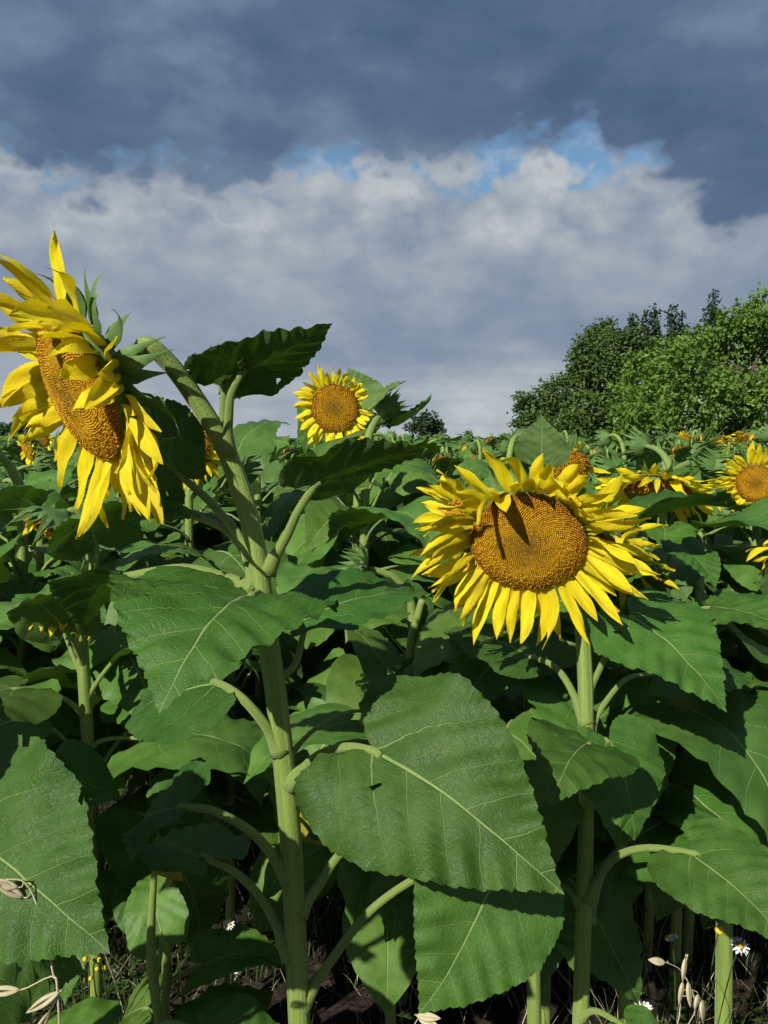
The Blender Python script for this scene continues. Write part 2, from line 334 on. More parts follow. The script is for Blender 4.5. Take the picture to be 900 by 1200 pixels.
# ------------------------------------------------------------------ leaves
OUT = [(0.0, 0.0), (-0.085, 0.055), (-0.185, 0.16), (-0.20, 0.28), (-0.11, 0.41), (0.04, 0.485), (0.20, 0.495), (0.37, 0.455), (0.53, 0.375), (0.67, 0.275), (0.79, 0.175), (0.88, 0.095), (0.945, 0.04), (1.0, 0.0)]
def leaf_geo(seed, nt=48, nr=6, wid=1.0, fold=0.25, droop=0.5, side=0.15, wave=0.03, teeth=31, tooth=0.011, twist=0.0, pucker=0.017, asym=0.0, lobe=1.0, bites=0):
    """unit leaf: x along the midrib from the petiole (0) to the tip (1); z is the upper side. returns verts, faces, uvs, tip"""
    rn = random.Random(seed); ph = [rn.uniform(0, 6.28) for _ in range(6)]
    ctl = [Vector((x * (lobe if x < 0 else 1), y)) for x, y in OUT]
    crv = catmull(ctl, 12); cum = [0]
    for a, b in zip(crv, crv[1:]): cum.append(cum[-1] + (b - a).length)
    def sample(s):
        s *= cum[-1]; i = 0
        while i < len(cum) - 2 and cum[i + 1] < s: i += 1
        return crv[i].lerp(crv[i + 1], (s - cum[i]) / max(cum[i + 1] - cum[i], 1e-9))
    def bend(x, y):
        yn = y / wid; a = abs(y)
        z = fold * (math.sqrt(a * a + 0.0016) - 0.04) - side * a * a * 2.2
        e = (abs(yn) / 0.48) ** 2
        z += wave * e * (math.sin(9 * x + ph[0] + (2 if y > 0 else 0)) + 0.6 * math.sin(17 * x + ph[1] + (y > 0)))
        p = (x - VA * abs(yn) - VB * yn * yn) * VN
        z -= pucker * math.cos(2 * math.pi * p) * min(1, abs(yn) * 6) * (1 - 0.5 * min(1, e))
        z += 0.045 * noise.noise(Vector((x * 2.2 + seed, yn * 2.4, seed * 0.7))) * min(1, 0.3 + abs(yn) * 3) + 0.014 * noise.noise(Vector((x * 6 + seed, yn * 6, seed)))
        yy = y + 0.02 * math.sin(4 * x + ph[2])
        tw = twist * x
        yy, z = yy * math.cos(tw) - z * math.sin(tw), yy * math.sin(tw) + z * math.cos(tw)
        c = droop * (0.6 + 0.8 * max(x, 0))                         # curvature grows towards the tip
        th = c * x * 0.5
        X = x * math.cos(th) if x > 0 else x; Z = -x * math.sin(th) if x > 0 else -0.15 * x * x * 8 * droop * 0.3
        nx, nz = math.sin(2 * th) if x > 0 else 0, math.cos(2 * th) if x > 0 else 1
        return Vector((X + nx * z, yy, Z + nz * z))
    vs, fs, uv = [], [], []
    for sgn in (1, -1):
        o0 = len(vs)
        ws = wid * (1 + asym * sgn)
        for i in range(nt + 1):
            s = i / nt; q = sample(s); q2 = sample(min(1, s + 0.004)); q1 = sample(max(0, s - 0.004))
            tn = (q2 - q1); tn = tn.normalized() if tn.length > 0 else Vector((1, 0)); nrm = Vector((-tn.y, tn.x))
            if s > 0.08 and s < 0.985:
                f = (s * teeth + ph[3]) % 1.0
                q = q + nrm * (tooth * (f * 1.2 - 0.5) * (0.85 + 0.3 * rn.random()))
            q = Vector((q.x, max(q.y, 0)))
            mx = max(0.0, min(1.0, (s - 0.10) / 0.90)) ** 0.95
            if s >= 1: mx = 1
            mid = Vector((mx, 0))
            for j in range(nr + 1):
                r = j / nr; v = mid.lerp(q, r)
                vs.append(bend(v.x, v.y * ws * sgn)); uv.append((v.x, v.y * sgn))
        for i in range(nt):
            for j in range(nr):
                a = o0 + i * (nr + 1) + j; b = a + nr + 1
                f = (a, a + 1, b + 1, b) if sgn < 0 else (a, b, b + 1, a + 1)
                fs.append(f)
    if bites:
        drop = set(); half = nt * nr
        for _ in range(bites):
            h = rn.randrange(2); i = int(rn.uniform(.25, .9) * nt); e_ = rn.random() < .5; j = nr - 1 if e_ else rn.randrange(3, nr - 2)
            for di in range(rn.randrange(1, 4)): drop.add(h * half + (i + di) * nr + j)
        fs = [f for k, f in enumerate(fs) if k not in drop]
    return vs, fs, uv, bend(1.0, 0.0)
def frame(xd, zh, loc, s=1.0):
    xd = xd.normalized(); y = zh.cross(xd).normalized(); z = xd.cross(y)
    m = Matrix((xd, y, z)).transposed().to_4x4() @ Matrix.Scale(s, 4); m.translation = loc
    return m
LEAFVAR = []
for i in range(9):
    rn = random.Random(100 + i)
    g = leaf_geo(20 + i, 44, 5, rn.uniform(0.82, 1.08), rn.uniform(0.1, 0.45), rn.uniform(0.35, 1.1), rn.uniform(0.05, 0.35), rn.uniform(0.015, 0.045), 20, 0.014, rn.uniform(-0.4, 0.4))
    LEAFVAR.append((mesh('leaf_blade', g[0], g[1], M['field_leaf'], g[2]), g[3]))
LEAFLOW = []
for i in range(8):
    rn = random.Random(300 + i)
    LEAFLOW.append(leaf_geo(60 + i, 20, 3, rn.uniform(0.82, 1.08), rn.uniform(0.1, 0.45), rn.uniform(0.35, 1.2), rn.uniform(0.05, 0.35), rn.uniform(0.015, 0.045), 10, 0.016, rn.uniform(-0.5, 0.5)))

def petiole_geo(p0, m0, p1, m1, r0, r1, n=10, k=7):
    pts = hermite(p0, m0, p1, m1, n)
    return tube(pts, [lerp(r0, r1, (i / n) ** 0.7) * (1 + 0.9 * max(0, 1 - i / n * 6)) for i in range(n + 1)], k)
def add_leaf(root, me_tip, base, tip, nh, stem_pt, m0=None, pr=0.0045, flipname='leaf', mid=None):
    """a leaf blade from base to tip (world points), upper side towards nh, with its petiole from the stem"""
    me, lt = me_tip; ch = tip - base; s = ch.length / lt.length
    R = frame(ch, nh, Vector((0, 0, 0)))
    ang = math.atan2(lt.z, lt.x)
    Mw = Matrix.Translation(base) @ R.to_3x3().to_4x4() @ Matrix.Rotation(ang, 4, 'Y') @ Matrix.Scale(s, 4)
    o = link(flipname, me, root, Mw)
    xd = (Mw.to_3x3() @ Vector((1, 0, 0))).normalized()
    d = base - stem_pt; L = d.length
    if m0 is None: m0 = (Vector((d.x, d.y, 0)).normalized() * 0.6 + Vector((0, 0, 0.9))).normalized() * L * 1.0
    if mid is not None:
        pts = catmull([stem_pt] + mid + [base, base + xd * s * 0.05], 6); n = len(pts) - 1
        g = tube(pts, [lerp(pr * 1.35, pr * 0.75, (i / n) ** 0.6) * (1 + 0.95 * max(0, 1 - i / n * 7)) for i in range(n + 1)], 8)
    else:
        g = petiole_geo(stem_pt, m0, base + xd * s * 0.03, xd * L * 1.1, pr * 1.3, pr * 0.75)
    inv = Mw.inverted()
    link('petiole', mesh('petiole', [inv @ v for v in g[0]], g[1], M['stem'], g[2]), o, Mw)
    return o

# ------------------------------------------------------------------ flower heads
def head_frame(pos, n):
    n = n.normalized(); x = Vector((0, 0, 1)).cross(n).normalized(); y = n.cross(x)
    m = Matrix((x, y, n)).transposed().to_4x4(); m.translation = pos; return m
def petal_geo(a, R, L, Wd, e, g, droop, rn, curl=0.0, ns=12, nw=4, zoff=0.0, twist=0.0):
    rd = Vector((math.cos(a), math.sin(a), 0)); z = Vector((0, 0, 1))
    d = (rd * math.cos(e) + z * math.sin(e)).normalized(); sd = z.cross(rd); sd = (sd * math.cos(twist) + z * math.sin(twist))
    p = rd * R * 0.95 + z * zoff; vs, fs, uv = [], [], []; st = L / ns; ph = rn.uniform(0, 6.28); chn = rn.uniform(0.05, 0.5); sw = rn.gauss(0, 2.2)
    tw = rn.gauss(0, 0.7)
    for i in range(ns + 1):
        s = i / ns
        wd = Wd * (0.34 + 0.66 * math.sin(math.pi * min(1, s * 1.15) ** 0.8)) if s < 0.55 else Wd * (1 - ((s - 0.55) / 0.45) ** 1.8) ** 1.0
        wd = max(wd, Wd * 0.03)
        t_ = (sd - d * sd.dot(d)).normalized(); nn = d.cross(t_) if True else z
        q = Matrix.Rotation(tw * s, 3, d); tt = q @ t_; nv = q @ nn
        for j in range(nw + 1):
            c = (j / nw - 0.5)
            lift = (abs(c) * 2) ** 2 * wd * 0.5 * chn + 0.0016 * math.sin(c * 18 + ph) + 0.0018 * math.sin(s * 9 + ph + c * 5)
            vs.append(p + tt * c * wd - nv * lift); uv.append((s, c + 0.5))
        d = (d + g * droop * st * (0.5 + s) - nn * curl * st * s * 2 + t_ * sw * st * 1.2).normalized()
        p = p + d * st
    for i in range(ns):
        for j in range(nw):
            a_ = i * (nw + 1) + j; fs.append((a_, a_ + nw + 1, a_ + nw + 2, a_ + 1))
    return vs, fs, uv
def florets_geo(R, N, dome, rn):
    vs, fs, uv = [], [], []; ga = math.pi * (3 - math.sqrt(5))
    for i in range(N):
        f = (i + 0.5) / N; r = R * math.sqrt(f); a = i * ga
        rr = r / R; z0 = dome * (1 - rr ** 2.2) - 0.12 * dome * math.exp(-(rr / 0.3) ** 2)
        c = Vector((r * math.cos(a), r * math.sin(a), z0)); sz = R * 1.25 / math.sqrt(N) * (0.8 + 0.35 * rr)
        up = Vector((math.cos(a) * rr * 0.5, math.sin(a) * rr * 0.5, 1)).normalized()
        up = (up + Vector((rn.uniform(-.25, .25), rn.uniform(-.25, .25), 0))).normalized()
        x = up.orthogonal().normalized(); y = up.cross(x); h = sz * (0.8 + (0.8 if rr > 0.6 else 0.2) * rn.random()); b = len(vs); tone = rn.random()
        for k in range(4):
            th = k * math.pi / 2 + a; vs.append(c + (x * math.cos(th) + y * math.sin(th)) * sz - up * sz * 0.5); uv.append((rr, tone * 0.5))
        for k in range(4):
            th = k * math.pi / 2 + a + 0.3; vs.append(c + (x * math.cos(th) + y * math.sin(th)) * sz * 0.52 + up * h); uv.append((rr, tone))
        for k in range(4): fs.append((b + k, b + (k + 1) % 4, b + 4 + (k + 1) % 4, b + 4 + k))
        fs.append((b + 4, b + 5, b + 6, b + 7))
    return vs, fs, uv
def lathe(prof, k=24):
    vs, fs = [], []
    for r, z in prof:
        for j in range(k): vs.append(Vector((r * math.cos(2 * math.pi * j / k), r * math.sin(2 * math.pi * j / k), z)))
    for i in range(len(prof) - 1):
        for j in range(k): fs.append((i * k + j, i * k + (j + 1) % k, (i + 1) * k + (j + 1) % k, (i + 1) * k + j))
    fs.append(tuple(range(k))[::-1]); fs.append(tuple(range(len(prof) * k - k, len(prof) * k))); return vs, fs
def bract_geo(a, R, L, Wd, e, curl, rn, z0):
    rd = Vector((math.cos(a), math.sin(a), 0)); z = Vector((0, 0, 1)); sd = z.cross(rd)
    d = rd * math.cos(e) + z * math.sin(e); p = rd * R * 0.86 + z * z0; vs, fs, uv = [], [], []; ns = 8; sw = rn.gauss(0, 5)
    for i in range(ns + 1):
        s = i / ns; wd = Wd * (0.85 + 0.5 * s) if s < 0.25 else Wd * 0.98 * max(0.0, 1 - (s - 0.25) / 0.75) ** 1.35 + 0.0006
        nn = d.cross(sd)
        for j in (-1, 0, 1): vs.append(p + sd * j * wd * 0.5 - nn * abs(j) * wd * 0.22); uv.append((s, j * .5 + .5))
        st = L / ns; d = (d + z * curl * st * s * 2 + sd * sw * st).normalized(); p = p + d * st
    for i in range(ns):
        for j in range(2):
            q = i * 3 + j; fs.append((q, q + 3, q + 4, q + 1))
    return vs, fs, uv
def join(gs):
    vs, fs, uv = [], [], []
    for g in gs:
        b = len(vs); vs += g[0]; fs += [tuple(i + b for i in f) for f in g[1]]; uv += (g[2] if len(g) > 2 and g[2] else [(0, 0)] * len(g[0]))
    return vs, fs, uv

def add_head(root, pos, n, R, seed, kind='flower', np_=40, pl=0.095, pw=0.023, droop=6.0, nfl=900, lod=0, nb=22, efun=None, gap=None, bl=0.055, bpick=None, pm=None):
    rn = random.Random(seed); Mw = head_frame(pos, n); inv3 = Mw.to_3x3().inverted(); g = inv3 @ Vector((0, 0, -1))
    T = 0.030 * R / 0.08
    bv, bf = lathe([(R * 0.13, -T * 2.0), (R * 0.2, -T * 1.75), (R * 0.5, -T * 1.45), (R * 0.85, -T * 0.95), (R * 1.0, -T * 0.4), (R * 0.99, -T * 0.1), (R * 0.9, 0.0)], 24 if not lod else 12)
    h = link('flower_head', mesh('receptacle', bv, bf, M['green']), root, Mw)
    dome = R * 0.21
    if kind != 'bud':
        dv, df = lathe([(R * 0.99, -T * 0.3), (R * 0.97, 0.001), (R * 0.75, dome * 0.42), (R * 0.5, dome * 0.75), (R * 0.25, dome * 0.9), (R * 0.03, dome * 0.9)], 28 if not lod else 14)
        dk = link('disc', mesh('disc', dv, df, M['disc']), h, Mw)
        fg = florets_geo(R * 0.985, nfl if not lod else 160, dome, rn)
        tag(link('florets', mesh('florets', fg[0], fg[1], M['floret'], fg[2], smooth=False), h, Mw), kind='stuff')
    def put(name, geos, m_):
        if lod:
            g_ = join(geos); link(name, mesh(name, g_[0], g_[1], m_, g_[2]), h, Mw)
        else:
            for g_ in geos: link(name, mesh(name, g_[0], g_[1], m_, g_[2]), h, Mw)
    ps = []
    if kind in ('flower', 'wilted'):
        for i in range(np_):
            a = 2 * math.pi * (i + rn.uniform(-0.35, 0.35)) / np_
            if gap and gap(a, rn): continue
            row = i % 2
            shut = rad(rn.uniform(35, 70)) if kind == 'wilted' else 0
            e = rad(rn.uniform(-8, 22)) + (rad(14) if row else 0) + shut
            dr = droop * rn.uniform(0.6, 1.5); L = pl * rn.uniform(0.7, 1.15); cu = rn.gauss(0, 5)
            if efun:
                r_ = efun(a, rn)
                if r_: e, dr, L, cu = e + r_[0], dr * r_[1], L * r_[2], cu + r_[3]
            ps.append(petal_geo(a, R, L, pw * rn.uniform(0.8, 1.2), e, g, dr, rn, cu, 12 if not lod else 5, 4 if not lod else 2, zoff=-T * (0.25 if row else 0.5), twist=rn.uniform(-0.5, 0.5)))
        put('petal', ps, M[pm or ('petal' if kind == 'flower' else 'wilted_petal')])
    bs = []
    for i in range(nb):
        a = 2 * math.pi * (i + rn.uniform(-0.4, 0.4)) / nb
        if bpick and not bpick(a): continue
        if kind == 'bud': e = rad(rn.uniform(35, 75)); cu = rn.uniform(5, 16)
        elif kind == 'wilted': e = rad(rn.uniform(-10, 60)); cu = rn.uniform(-20, 26)
        else: e = rad(rn.uniform(-45, 10)); cu = rn.uniform(-60, 45)
        bs.append(bract_geo(a, R, bl * rn.uniform(0.7, 1.25), R * 0.25 * rn.uniform(0.8, 1.1), e, cu, rn, -T * rn.uniform(0.5, 1.1)))
    if kind == 'bud':
        for i in range(nb):
            bs.append(bract_geo(2 * math.pi * i / nb + 0.1, R * 0.8, bl * 0.8, R * 0.3, rad(rn.uniform(60, 85)), 20, rn, -T * 0.2))
    put('bract', bs, M['green'])
    return h

# ------------------------------------------------------------------ sunflower plants
def stem_part(root, pts, r0, r1, k=12, n=8, rid=0.05, low=False):
    c = catmull(pts, n); m = len(c) - 1; o = W[root].translation
    g = tube([p - o for p in c], [lerp(r0, r1, (i / m) ** 1.3) for i in range(m + 1)], k, rid)
    return link('stem', mesh('stem', g[0], g[1], M['stem'], g[2]), root, W[root])
def bristles(st, root, pts, r0, r1, seed, num=3200, ln=0.0026):
    rn = random.Random(seed); c = catmull(pts, 8); m = len(c) - 1; o = W[root].translation; vs, fs = [], []
    for _ in range(num):
        f = rn.uniform(0.25, 1.0) * (m - 1); i = int(f); p = c[i].lerp(c[i + 1], f - i) - o; d = (c[i + 1] - c[i]).normalized(); r = lerp(r0, r1, (f / m) ** 1.3)
        n = d.orthogonal(); n = Matrix.Rotation(rn.uniform(0, 6.28), 3, d) @ n.normalized(); t = d.cross(n) * 0.00016; b = len(vs); L = ln * rn.uniform(.5, 1.3)
        q = p + n * (r * 0.94); vs += [q - t, q + t, q + (n + d * rn.uniform(-.5, .6)).normalized() * (L + r * .06)]; fs.append((b, b + 1, b + 2))
    tag(link('bristles', mesh('bristles', vs, fs, M['bristle'], smooth=False), st, W[st]), kind='stuff')
def sunflower(label, base, head, n, R, seed, kind='flower', leaves=11, group=None, lod=0, sr=0.011, leafL=0.2, name='sunflower', hk=None, zlo=0.2, thing_root=None, az0=None, lowleaf=True):
    rn = random.Random(seed); base = Vector(base); head = Vector(head); n = Vector(n).normalized()
    root = thing_root or thing(name, base, label, 'sunflower', group)
    back = head - n * 0.055
    hz = Vector((n.x, n.y, 0)); q = back - hz * 0.10; q.z = back.z - 0.16
    q1 = base.lerp(Vector((q.x, q.y, base.z)), 0.6); q1.z = lerp(base.z, q.z, 0.55); q1 += Vector((rn.uniform(-.02, .02), rn.uniform(-.02, .02), 0))
    pts = [base - Vector((0, 0, 0.03)), q1, q] + hermite(q, Vector((0, 0, 0.34)), back + n * 0.02, n * 0.22, 6)[2:]
    stem_part(root, pts, sr * 1.25, sr * 0.72, 10 if not lod else 6, 6 if not lod else 3)
    if kind != 'none':
        add_head(root, head, n, R, seed + 1, kind, lod=lod, **(hk or {}))
    a = rn.uniform(0, 6.28) if az0 is None else az0
    H = q.z - base.z
    for i in range(leaves):
        f = (i + 0.6) / leaves; zz = lerp(zlo, 1.0, f) * H
        # point on the stem at that height
        if zz < (q1.z - base.z): sp = base.lerp(q1, zz / (q1.z - base.z))
        else: sp = q1.lerp(q, (zz - (q1.z - base.z)) / (q.z - q1.z))
        a += 2.4 + rn.uniform(-0.35, 0.35); od = Vector((math.cos(a), math.sin(a), 0))
        L = leafL * (0.72 + 0.7 * math.sin(math.pi * (0.15 + 0.72 * f))) * rn.uniform(0.78, 1.12) * (0.8 if f > 0.85 else 1)
        pl = L * rn.uniform(0.45, 0.8); up = rn.uniform(0.3, 0.95) + (0.5 if f > 0.8 else 0)
        b = sp + (od + Vector((0, 0, up))).normalized() * pl
        pitch = rn.uniform(-1.25, -0.12) + (0.75 if f > 0.8 else 0) - (0.15 if f < 0.4 else 0)
        dirv = (od * math.cos(pitch) + Vector((0, 0, math.sin(pitch)))) + Vector((rn.uniform(-.3, .3), rn.uniform(-.3, .3), 0))
        nh = Vector((0, 0, 1)) + TO_SUN * 0.4 + Vector((rn.uniform(-.35, .35), rn.uniform(-.35, .35), 0)) + od * 0.25
        if lod:
            g = LEAFLOW[rn.randrange(len(LEAFLOW))]; ch = dirv.normalized() * L; Rm = frame(ch, nh, Vector())
            Mw = Matrix.Translation(b) @ Rm.to_3x3().to_4x4() @ Matrix.Rotation(math.atan2(g[3].z, g[3].x), 4, 'Y') @ Matrix.Scale(L / g[3].length, 4)
            pg = petiole_geo(sp, (od * 0.6 + Vector((0, 0, .9))) * pl, b, (Mw.to_3x3() @ Vector((1, 0, 0))).normalized() * pl, 0.0055, 0.0032, 4, 4)
            inv = Mw.inverted(); g2 = join([(g[0], g[1], g[2]), ([inv @ v for v in pg[0]], pg[1], [(9, 9)] * len(pg[0]))])
            link('leaf', mesh('leaf', g2[0], g2[1], [M['field_leaf'], M['stem']], g2[2], True, [0] * len(g[1]) + [1] * len(pg[1])), root, Mw)
        else:
            add_leaf(root, LEAFVAR[rn.randrange(len(LEAFVAR))], b, b + dirv.normalized() * L, nh, sp)
    return root

# ================================================================== the setting
def ground():
    vs, fs = [], []
    ys = [-6, -2, -0.5] + [0.2 * i for i in range(0, 40)] + [9, 11, 14, 18, 24, 34, 60, 120, 300, 900]
    xs = [-900, -200, -60, -20, -9] + [-6 + 0.24 * i for i in range(51)] + [9, 20, 60, 200, 900]
    for y in ys:
        for x in xs:
            near = abs(x) < 6.5 and -0.6 < y < 9
            z = (noise.noise(Vector((x * 2.3, y * 2.3, 0))) * 0.035 + noise.noise(Vector((x * 7, y * 7, 4))) * 0.02 - 0.03) if near else -0.03
            vs.append((x, y, z))
    nx = len(xs)
    for j in range(len(ys) - 1):
        for i in range(nx - 1): fs.append((j * nx + i, j * nx + i + 1, (j + 1) * nx + i + 1, (j + 1) * nx + i))
    tag(link('ground', mesh('ground', vs, fs, M['soil'])), kind='structure')
ground()

# ------------------------------------------------------------------ trees at the right edge of the field
def leaf_cloud(clumps, nleaf, size, seed, m_, up=0.35, flat=1.0):
    rn = random.Random(seed); vs, fs, uv = [], [], []
    tot = sum(r ** 2 for _, r in clumps)
    for c, r in clumps:
        tone0 = rn.random()
        # sprays: short twigs starting inside the clump, leaves along them
        nn = max(6, int(nleaf * r ** 2 / tot)); ntw = max(3, nn // 9)
        for _ in range(ntw):
            d = Vector((rn.gauss(0, 1), rn.gauss(0, 1), rn.gauss(0.15, 1))).normalized()
            p = c + d * r * rn.uniform(0.25, 0.75); dd = (d + Vector((rn.uniform(-.6, .6), rn.uniform(-.6, .6), rn.uniform(-.3, .8)))).normalized()
            tl = r * rn.uniform(0.3, 0.75)
            for k in range(9):
                q = p + dd * tl * (k / 8) + Vector((rn.gauss(0, 1), rn.gauss(0, 1), rn.gauss(0, 1))) * size * 0.55
                nz = (d * 0.5 + Vector((rn.gauss(0, .7), rn.gauss(0, .7), rn.gauss(up, .7)))).normalized()
                x = (dd + Vector((rn.gauss(0, .7), rn.gauss(0, .7), rn.gauss(-.2, .6)))); x = (x - nz * x.dot(nz)); x = x.normalized() if x.length > 1e-4 else nz.orthogonal().normalized()
                y = nz.cross(x); s = size * rn.uniform(0.6, 1.25); b = len(vs); t = min(1, max(0, tone0 * 0.4 + rn.random() * 0.6))
                vs += [q, q + x * s * 0.5 + y * s * 0.36 + nz * s * 0.12, q + x * s * 1.05 - nz * s * 0.1, q + x * s * 0.5 - y * s * 0.36 + nz * s * 0.12]
                uv += [(0, t)] * 4; fs += [(b, b + 1, b + 2), (b, b + 2, b + 3)]
    return mesh('crown', vs, fs, m_, uv, smooth=False)
def tree(name, label, base, trunk_top, clumps, nleaf, size, seed, m_, tr=0.09, group=None, cat='tree'):
    root = thing(name, base, label, cat, group); rn = random.Random(seed)
    g = [tube(catmull([Vector((0, 0, -0.05)), (trunk_top - base) * 0.5 + Vector((rn.uniform(-.1, .1), rn.uniform(-.1, .1), 0)), trunk_top - base], 4), [tr * (1 - 0.07 * i) for i in range(9)], 8)]
    link('trunk', mesh('trunk', *g[0][:2], M['bark']), root, W[root])
    for c, r in clumps:
        f = rn.uniform(0.35, 1.0); s0 = base.lerp(trunk_top, f)
        c = s0.lerp(c, 0.6)
        if (c - s0).length < 0.05: continue
        gg = tube(hermite(s0 - base, Vector((0, 0, 1)) * (c - s0).length * 0.6, c - base, (c - s0) * 0.6, 5), [tr * 0.28 * (1 - i * 0.17) for i in range(6)], 5)
        link('limb', mesh('limb', *gg[:2], M['bark']), root, W[root])
    me = leaf_cloud([(c - base, r) for c, r in clumps], nleaf, size, seed, m_)
    link('crown', me, root, W[root])
    return root
def clump_px(lst, d, rn, jit=0.6):
    out = []
    for px, py, rpx in lst: 
        out.append((at(px, py, d + rn.uniform(-jit, jit)), rpx / FPX * d))
    return out
rn = random.Random(5)
# big bright green tree filling the right edge
cl = clump_px([(905, 385, 30), (880, 375, 22), (860, 405, 26), (890, 420, 30), (930, 400, 34), (835, 425, 26), (800, 425, 22), (815, 400, 16), (775, 440, 24), (745, 430, 16), (790, 465, 28),
               (830, 460, 30), (870, 465, 32), (910, 465, 34), (950, 450, 40), (755, 465, 22), (735, 485, 20), (770, 500, 26), (810, 500, 28), (850, 505, 30), (890, 508, 30), (930, 510, 34),
               (742, 505, 20), (893, 352, 9), (855, 378, 14), (980, 420, 40), (975, 490, 42), (830, 398, 14), (790, 410, 14), (725, 455, 10), (925, 355, 16)], 13.0, rn, 0.9)
tree('leafy_tree', 'bright green leafy tree filling the right edge behind the sunflower field', at(880, 520, 13) * Vector((1, 1, 0)) if False else Vector((at(880, 520, 13).x, 13, -0.03)), at(880, 430, 13), cl, 27000, 0.082, 11, M['tree_bright'], 0.11)
cl = clump_px([(700, 395, 14), (690, 412, 18), (712, 385, 10), (722, 400, 15), (735, 415, 20), (705, 430, 22), (680, 440, 18), (665, 455, 18), (700, 458, 22), (730, 445, 22), (645, 462, 14),
               (655, 480, 18), (685, 482, 22), (715, 485, 22), (672, 500, 20), (705, 508, 22), (740, 480, 22), (655, 505, 16), (672, 418, 8), (742, 395, 10), (760, 415, 16), (740, 505, 24)], 16.5, rn, 0.8)
tree('leafy_tree', 'dark green tree left of the bright green one, tallest of the left clump', Vector((at(705, 520, 16.5).x, 16.5, -0.03)), at(706, 430, 16.5), cl, 19000, 0.082, 12, M['tree_dark'], 0.1)
cl = clump_px([(615, 470, 8), (612, 482, 9), (626, 474, 9), (638, 482, 12), (622, 495, 12), (640, 500, 14), (610, 500, 8), (650, 488, 11), (628, 510, 12), (607, 463, 3.5)], 19, rn, 0.5)
tree('low_tree', 'small dark tree at the left foot of the tree group', Vector((at(628, 520, 19).x, 19, -0.03)), at(628, 490, 19), cl, 3600, 0.095, 13, M['tree_dark'], 0.06)
for i, (px, top, wpx) in enumerate([(742, 371, 4.0), (757, 368, 5.5), (768, 364, 5.5), (788, 362, 5.5), (799, 371, 5), (837, 348, 11)]):
    d = 24.0 + i * 0.5; lst = []; y = top
    while y < 470:
        f = min(1, (y - top) / 40); lst.append((px + rn.uniform(-1.5, 1.5), y, wpx * (0.45 + 0.7 * f))); y += wpx * 0.9
    cl = clump_px(lst, d, rn, 0.2)
    lab = ['leftmost thin poplar tip above the trees', 'second thin poplar spire from the left above the trees', 'third poplar spire from the left, taller than those left of it',
           'fourth poplar spire from the left, beside a gap in the spires', 'fifth poplar spire from the left, shorter and bent', 'widest and tallest dark poplar behind the bright green tree'][i]
    tree('poplar_tree', lab, Vector((at(px, 520, d).x, d, -0.03)), at(px, top + 20, d), cl, 1700 if i < 5 else 3400, 0.11, 30 + i, M['tree_blue'], 0.08, 'poplars behind the trees')
cl = clump_px([(500, 492, 8), (490, 496, 7), (508, 498, 8), (497, 502, 10), (512, 505, 8), (482, 503, 7)], 32, rn, 0.5)
tree('low_tree', 'tiny far tree on the horizon between the two flowering heads', Vector((at(498, 520, 32).x, 32, -0.03)), at(498, 500, 32), cl, 1500, 0.14, 17, M['tree_blue'], 0.06)
cl = clump_px([(px, 505 + rn.uniform(-3, 4), rn.uniform(6, 10)) for px in range(-20, 60, 9)], 34, rn, 1)
tree('low_tree', 'low far bush on the horizon at the left edge', Vector((at(20, 520, 34).x, 34, -0.03)), at(20, 508, 34), cl, 1500, 0.16, 18, M['tree_blue'], 0.06)

# ================================================================== hero sunflower, left
AXIS = {}
def hero_leaf(root, stem_pt, base, tip, nh, seed, pr=0.005, mid=None, m0=None, **kw):
    g = leaf_geo(seed, 124, 10, bites=(seed * 7) % 4, **kw); me = mesh('leaf_blade', g[0], g[1], M['young_leaf' if seed in (202, 203, 301, 612, 613) else 'leaf'], g[2])
    P = lambda p: p if isinstance(p, Vector) else at(*p)
    if root in AXIS:                                            # stalks grow out of the stem itself
        q = P(stem_pt); near = min(AXIS[root], key=lambda v: (v - q).length); stem_pt = near.lerp(q, min(1.0, 0.008 / max((q - near).length, 1e-6)))
    return add_leaf(root, (me, g[3]), P(base), P(tip), Vector(nh), P(stem_pt), m0, pr, mid=[P(q) for q in mid] if mid else None)

A0 = at(352, 1215, 0.95); baseA = Vector((A0.x + 0.03, 0.96, 0))
A = thing('sunflower', baseA, 'tall near sunflower at left, large yellow head nodding left above the horizon', 'sunflower')
nA_ = Vector((-0.69, -0.63, -0.37)).normalized(); posA = at(92, 458, 0.90)
stemA = [baseA - Vector((0, 0, 0.03)), Vector((lerp(baseA.x, A0.x, 0.6), 0.955, 0.4)), A0, at(342, 1000, .95), at(328, 850, .95), at(313, 740, .95), at(301, 650, .95), at(286, 585, .95), at(262, 522, .95), at(228, 465, .94), at(198, 425, .925), at(172, 404, .915), posA - nA_ * 0.075 + Vector((0, 0, 0.012)), posA - nA_ * 0.045]
AXIS[A] = catmull(stemA, 24)
stA = stem_part(A, stemA, 0.0145, 0.0088, 16, 8, 0.05); bristles(stA, A, stemA, 0.0145, 0.0088, 5)
def efA(a, r):
    # upper petals fall forward over the disc, others spread
    u = math.sin(a)
    if math.cos(a) > 0.25 and u > -0.15 and r.random() < 0.25: return (rad(r.uniform(28, 55)), r.uniform(1.2, 2.2), r.uniform(0.55, 0.8), r.uniform(-2, 10))
    if u > 0.45: return (rad(r.uniform(-8, 30)), r.uniform(0.7, 1.3), r.uniform(0.85, 1.05), r.uniform(-3, 3))
    return (rad(r.uniform(-5, 18)), 1.0, 1.05, 0)
add_head(A, posA, nA_, 0.084, 41, 'flower', 66, 0.095, 0.0222, 4.2, 2600, nb=36, efun=efA, bl=0.062)
hero_leaf(A, (262, 528, .95), (265, 447, .95), (392, 380, .86), (.0, .46, 1), 201, mid=[(262, 495, .95), (262, 470, .95)], wid=.68, fold=.16, droop=.05, side=.1, wave=.03)
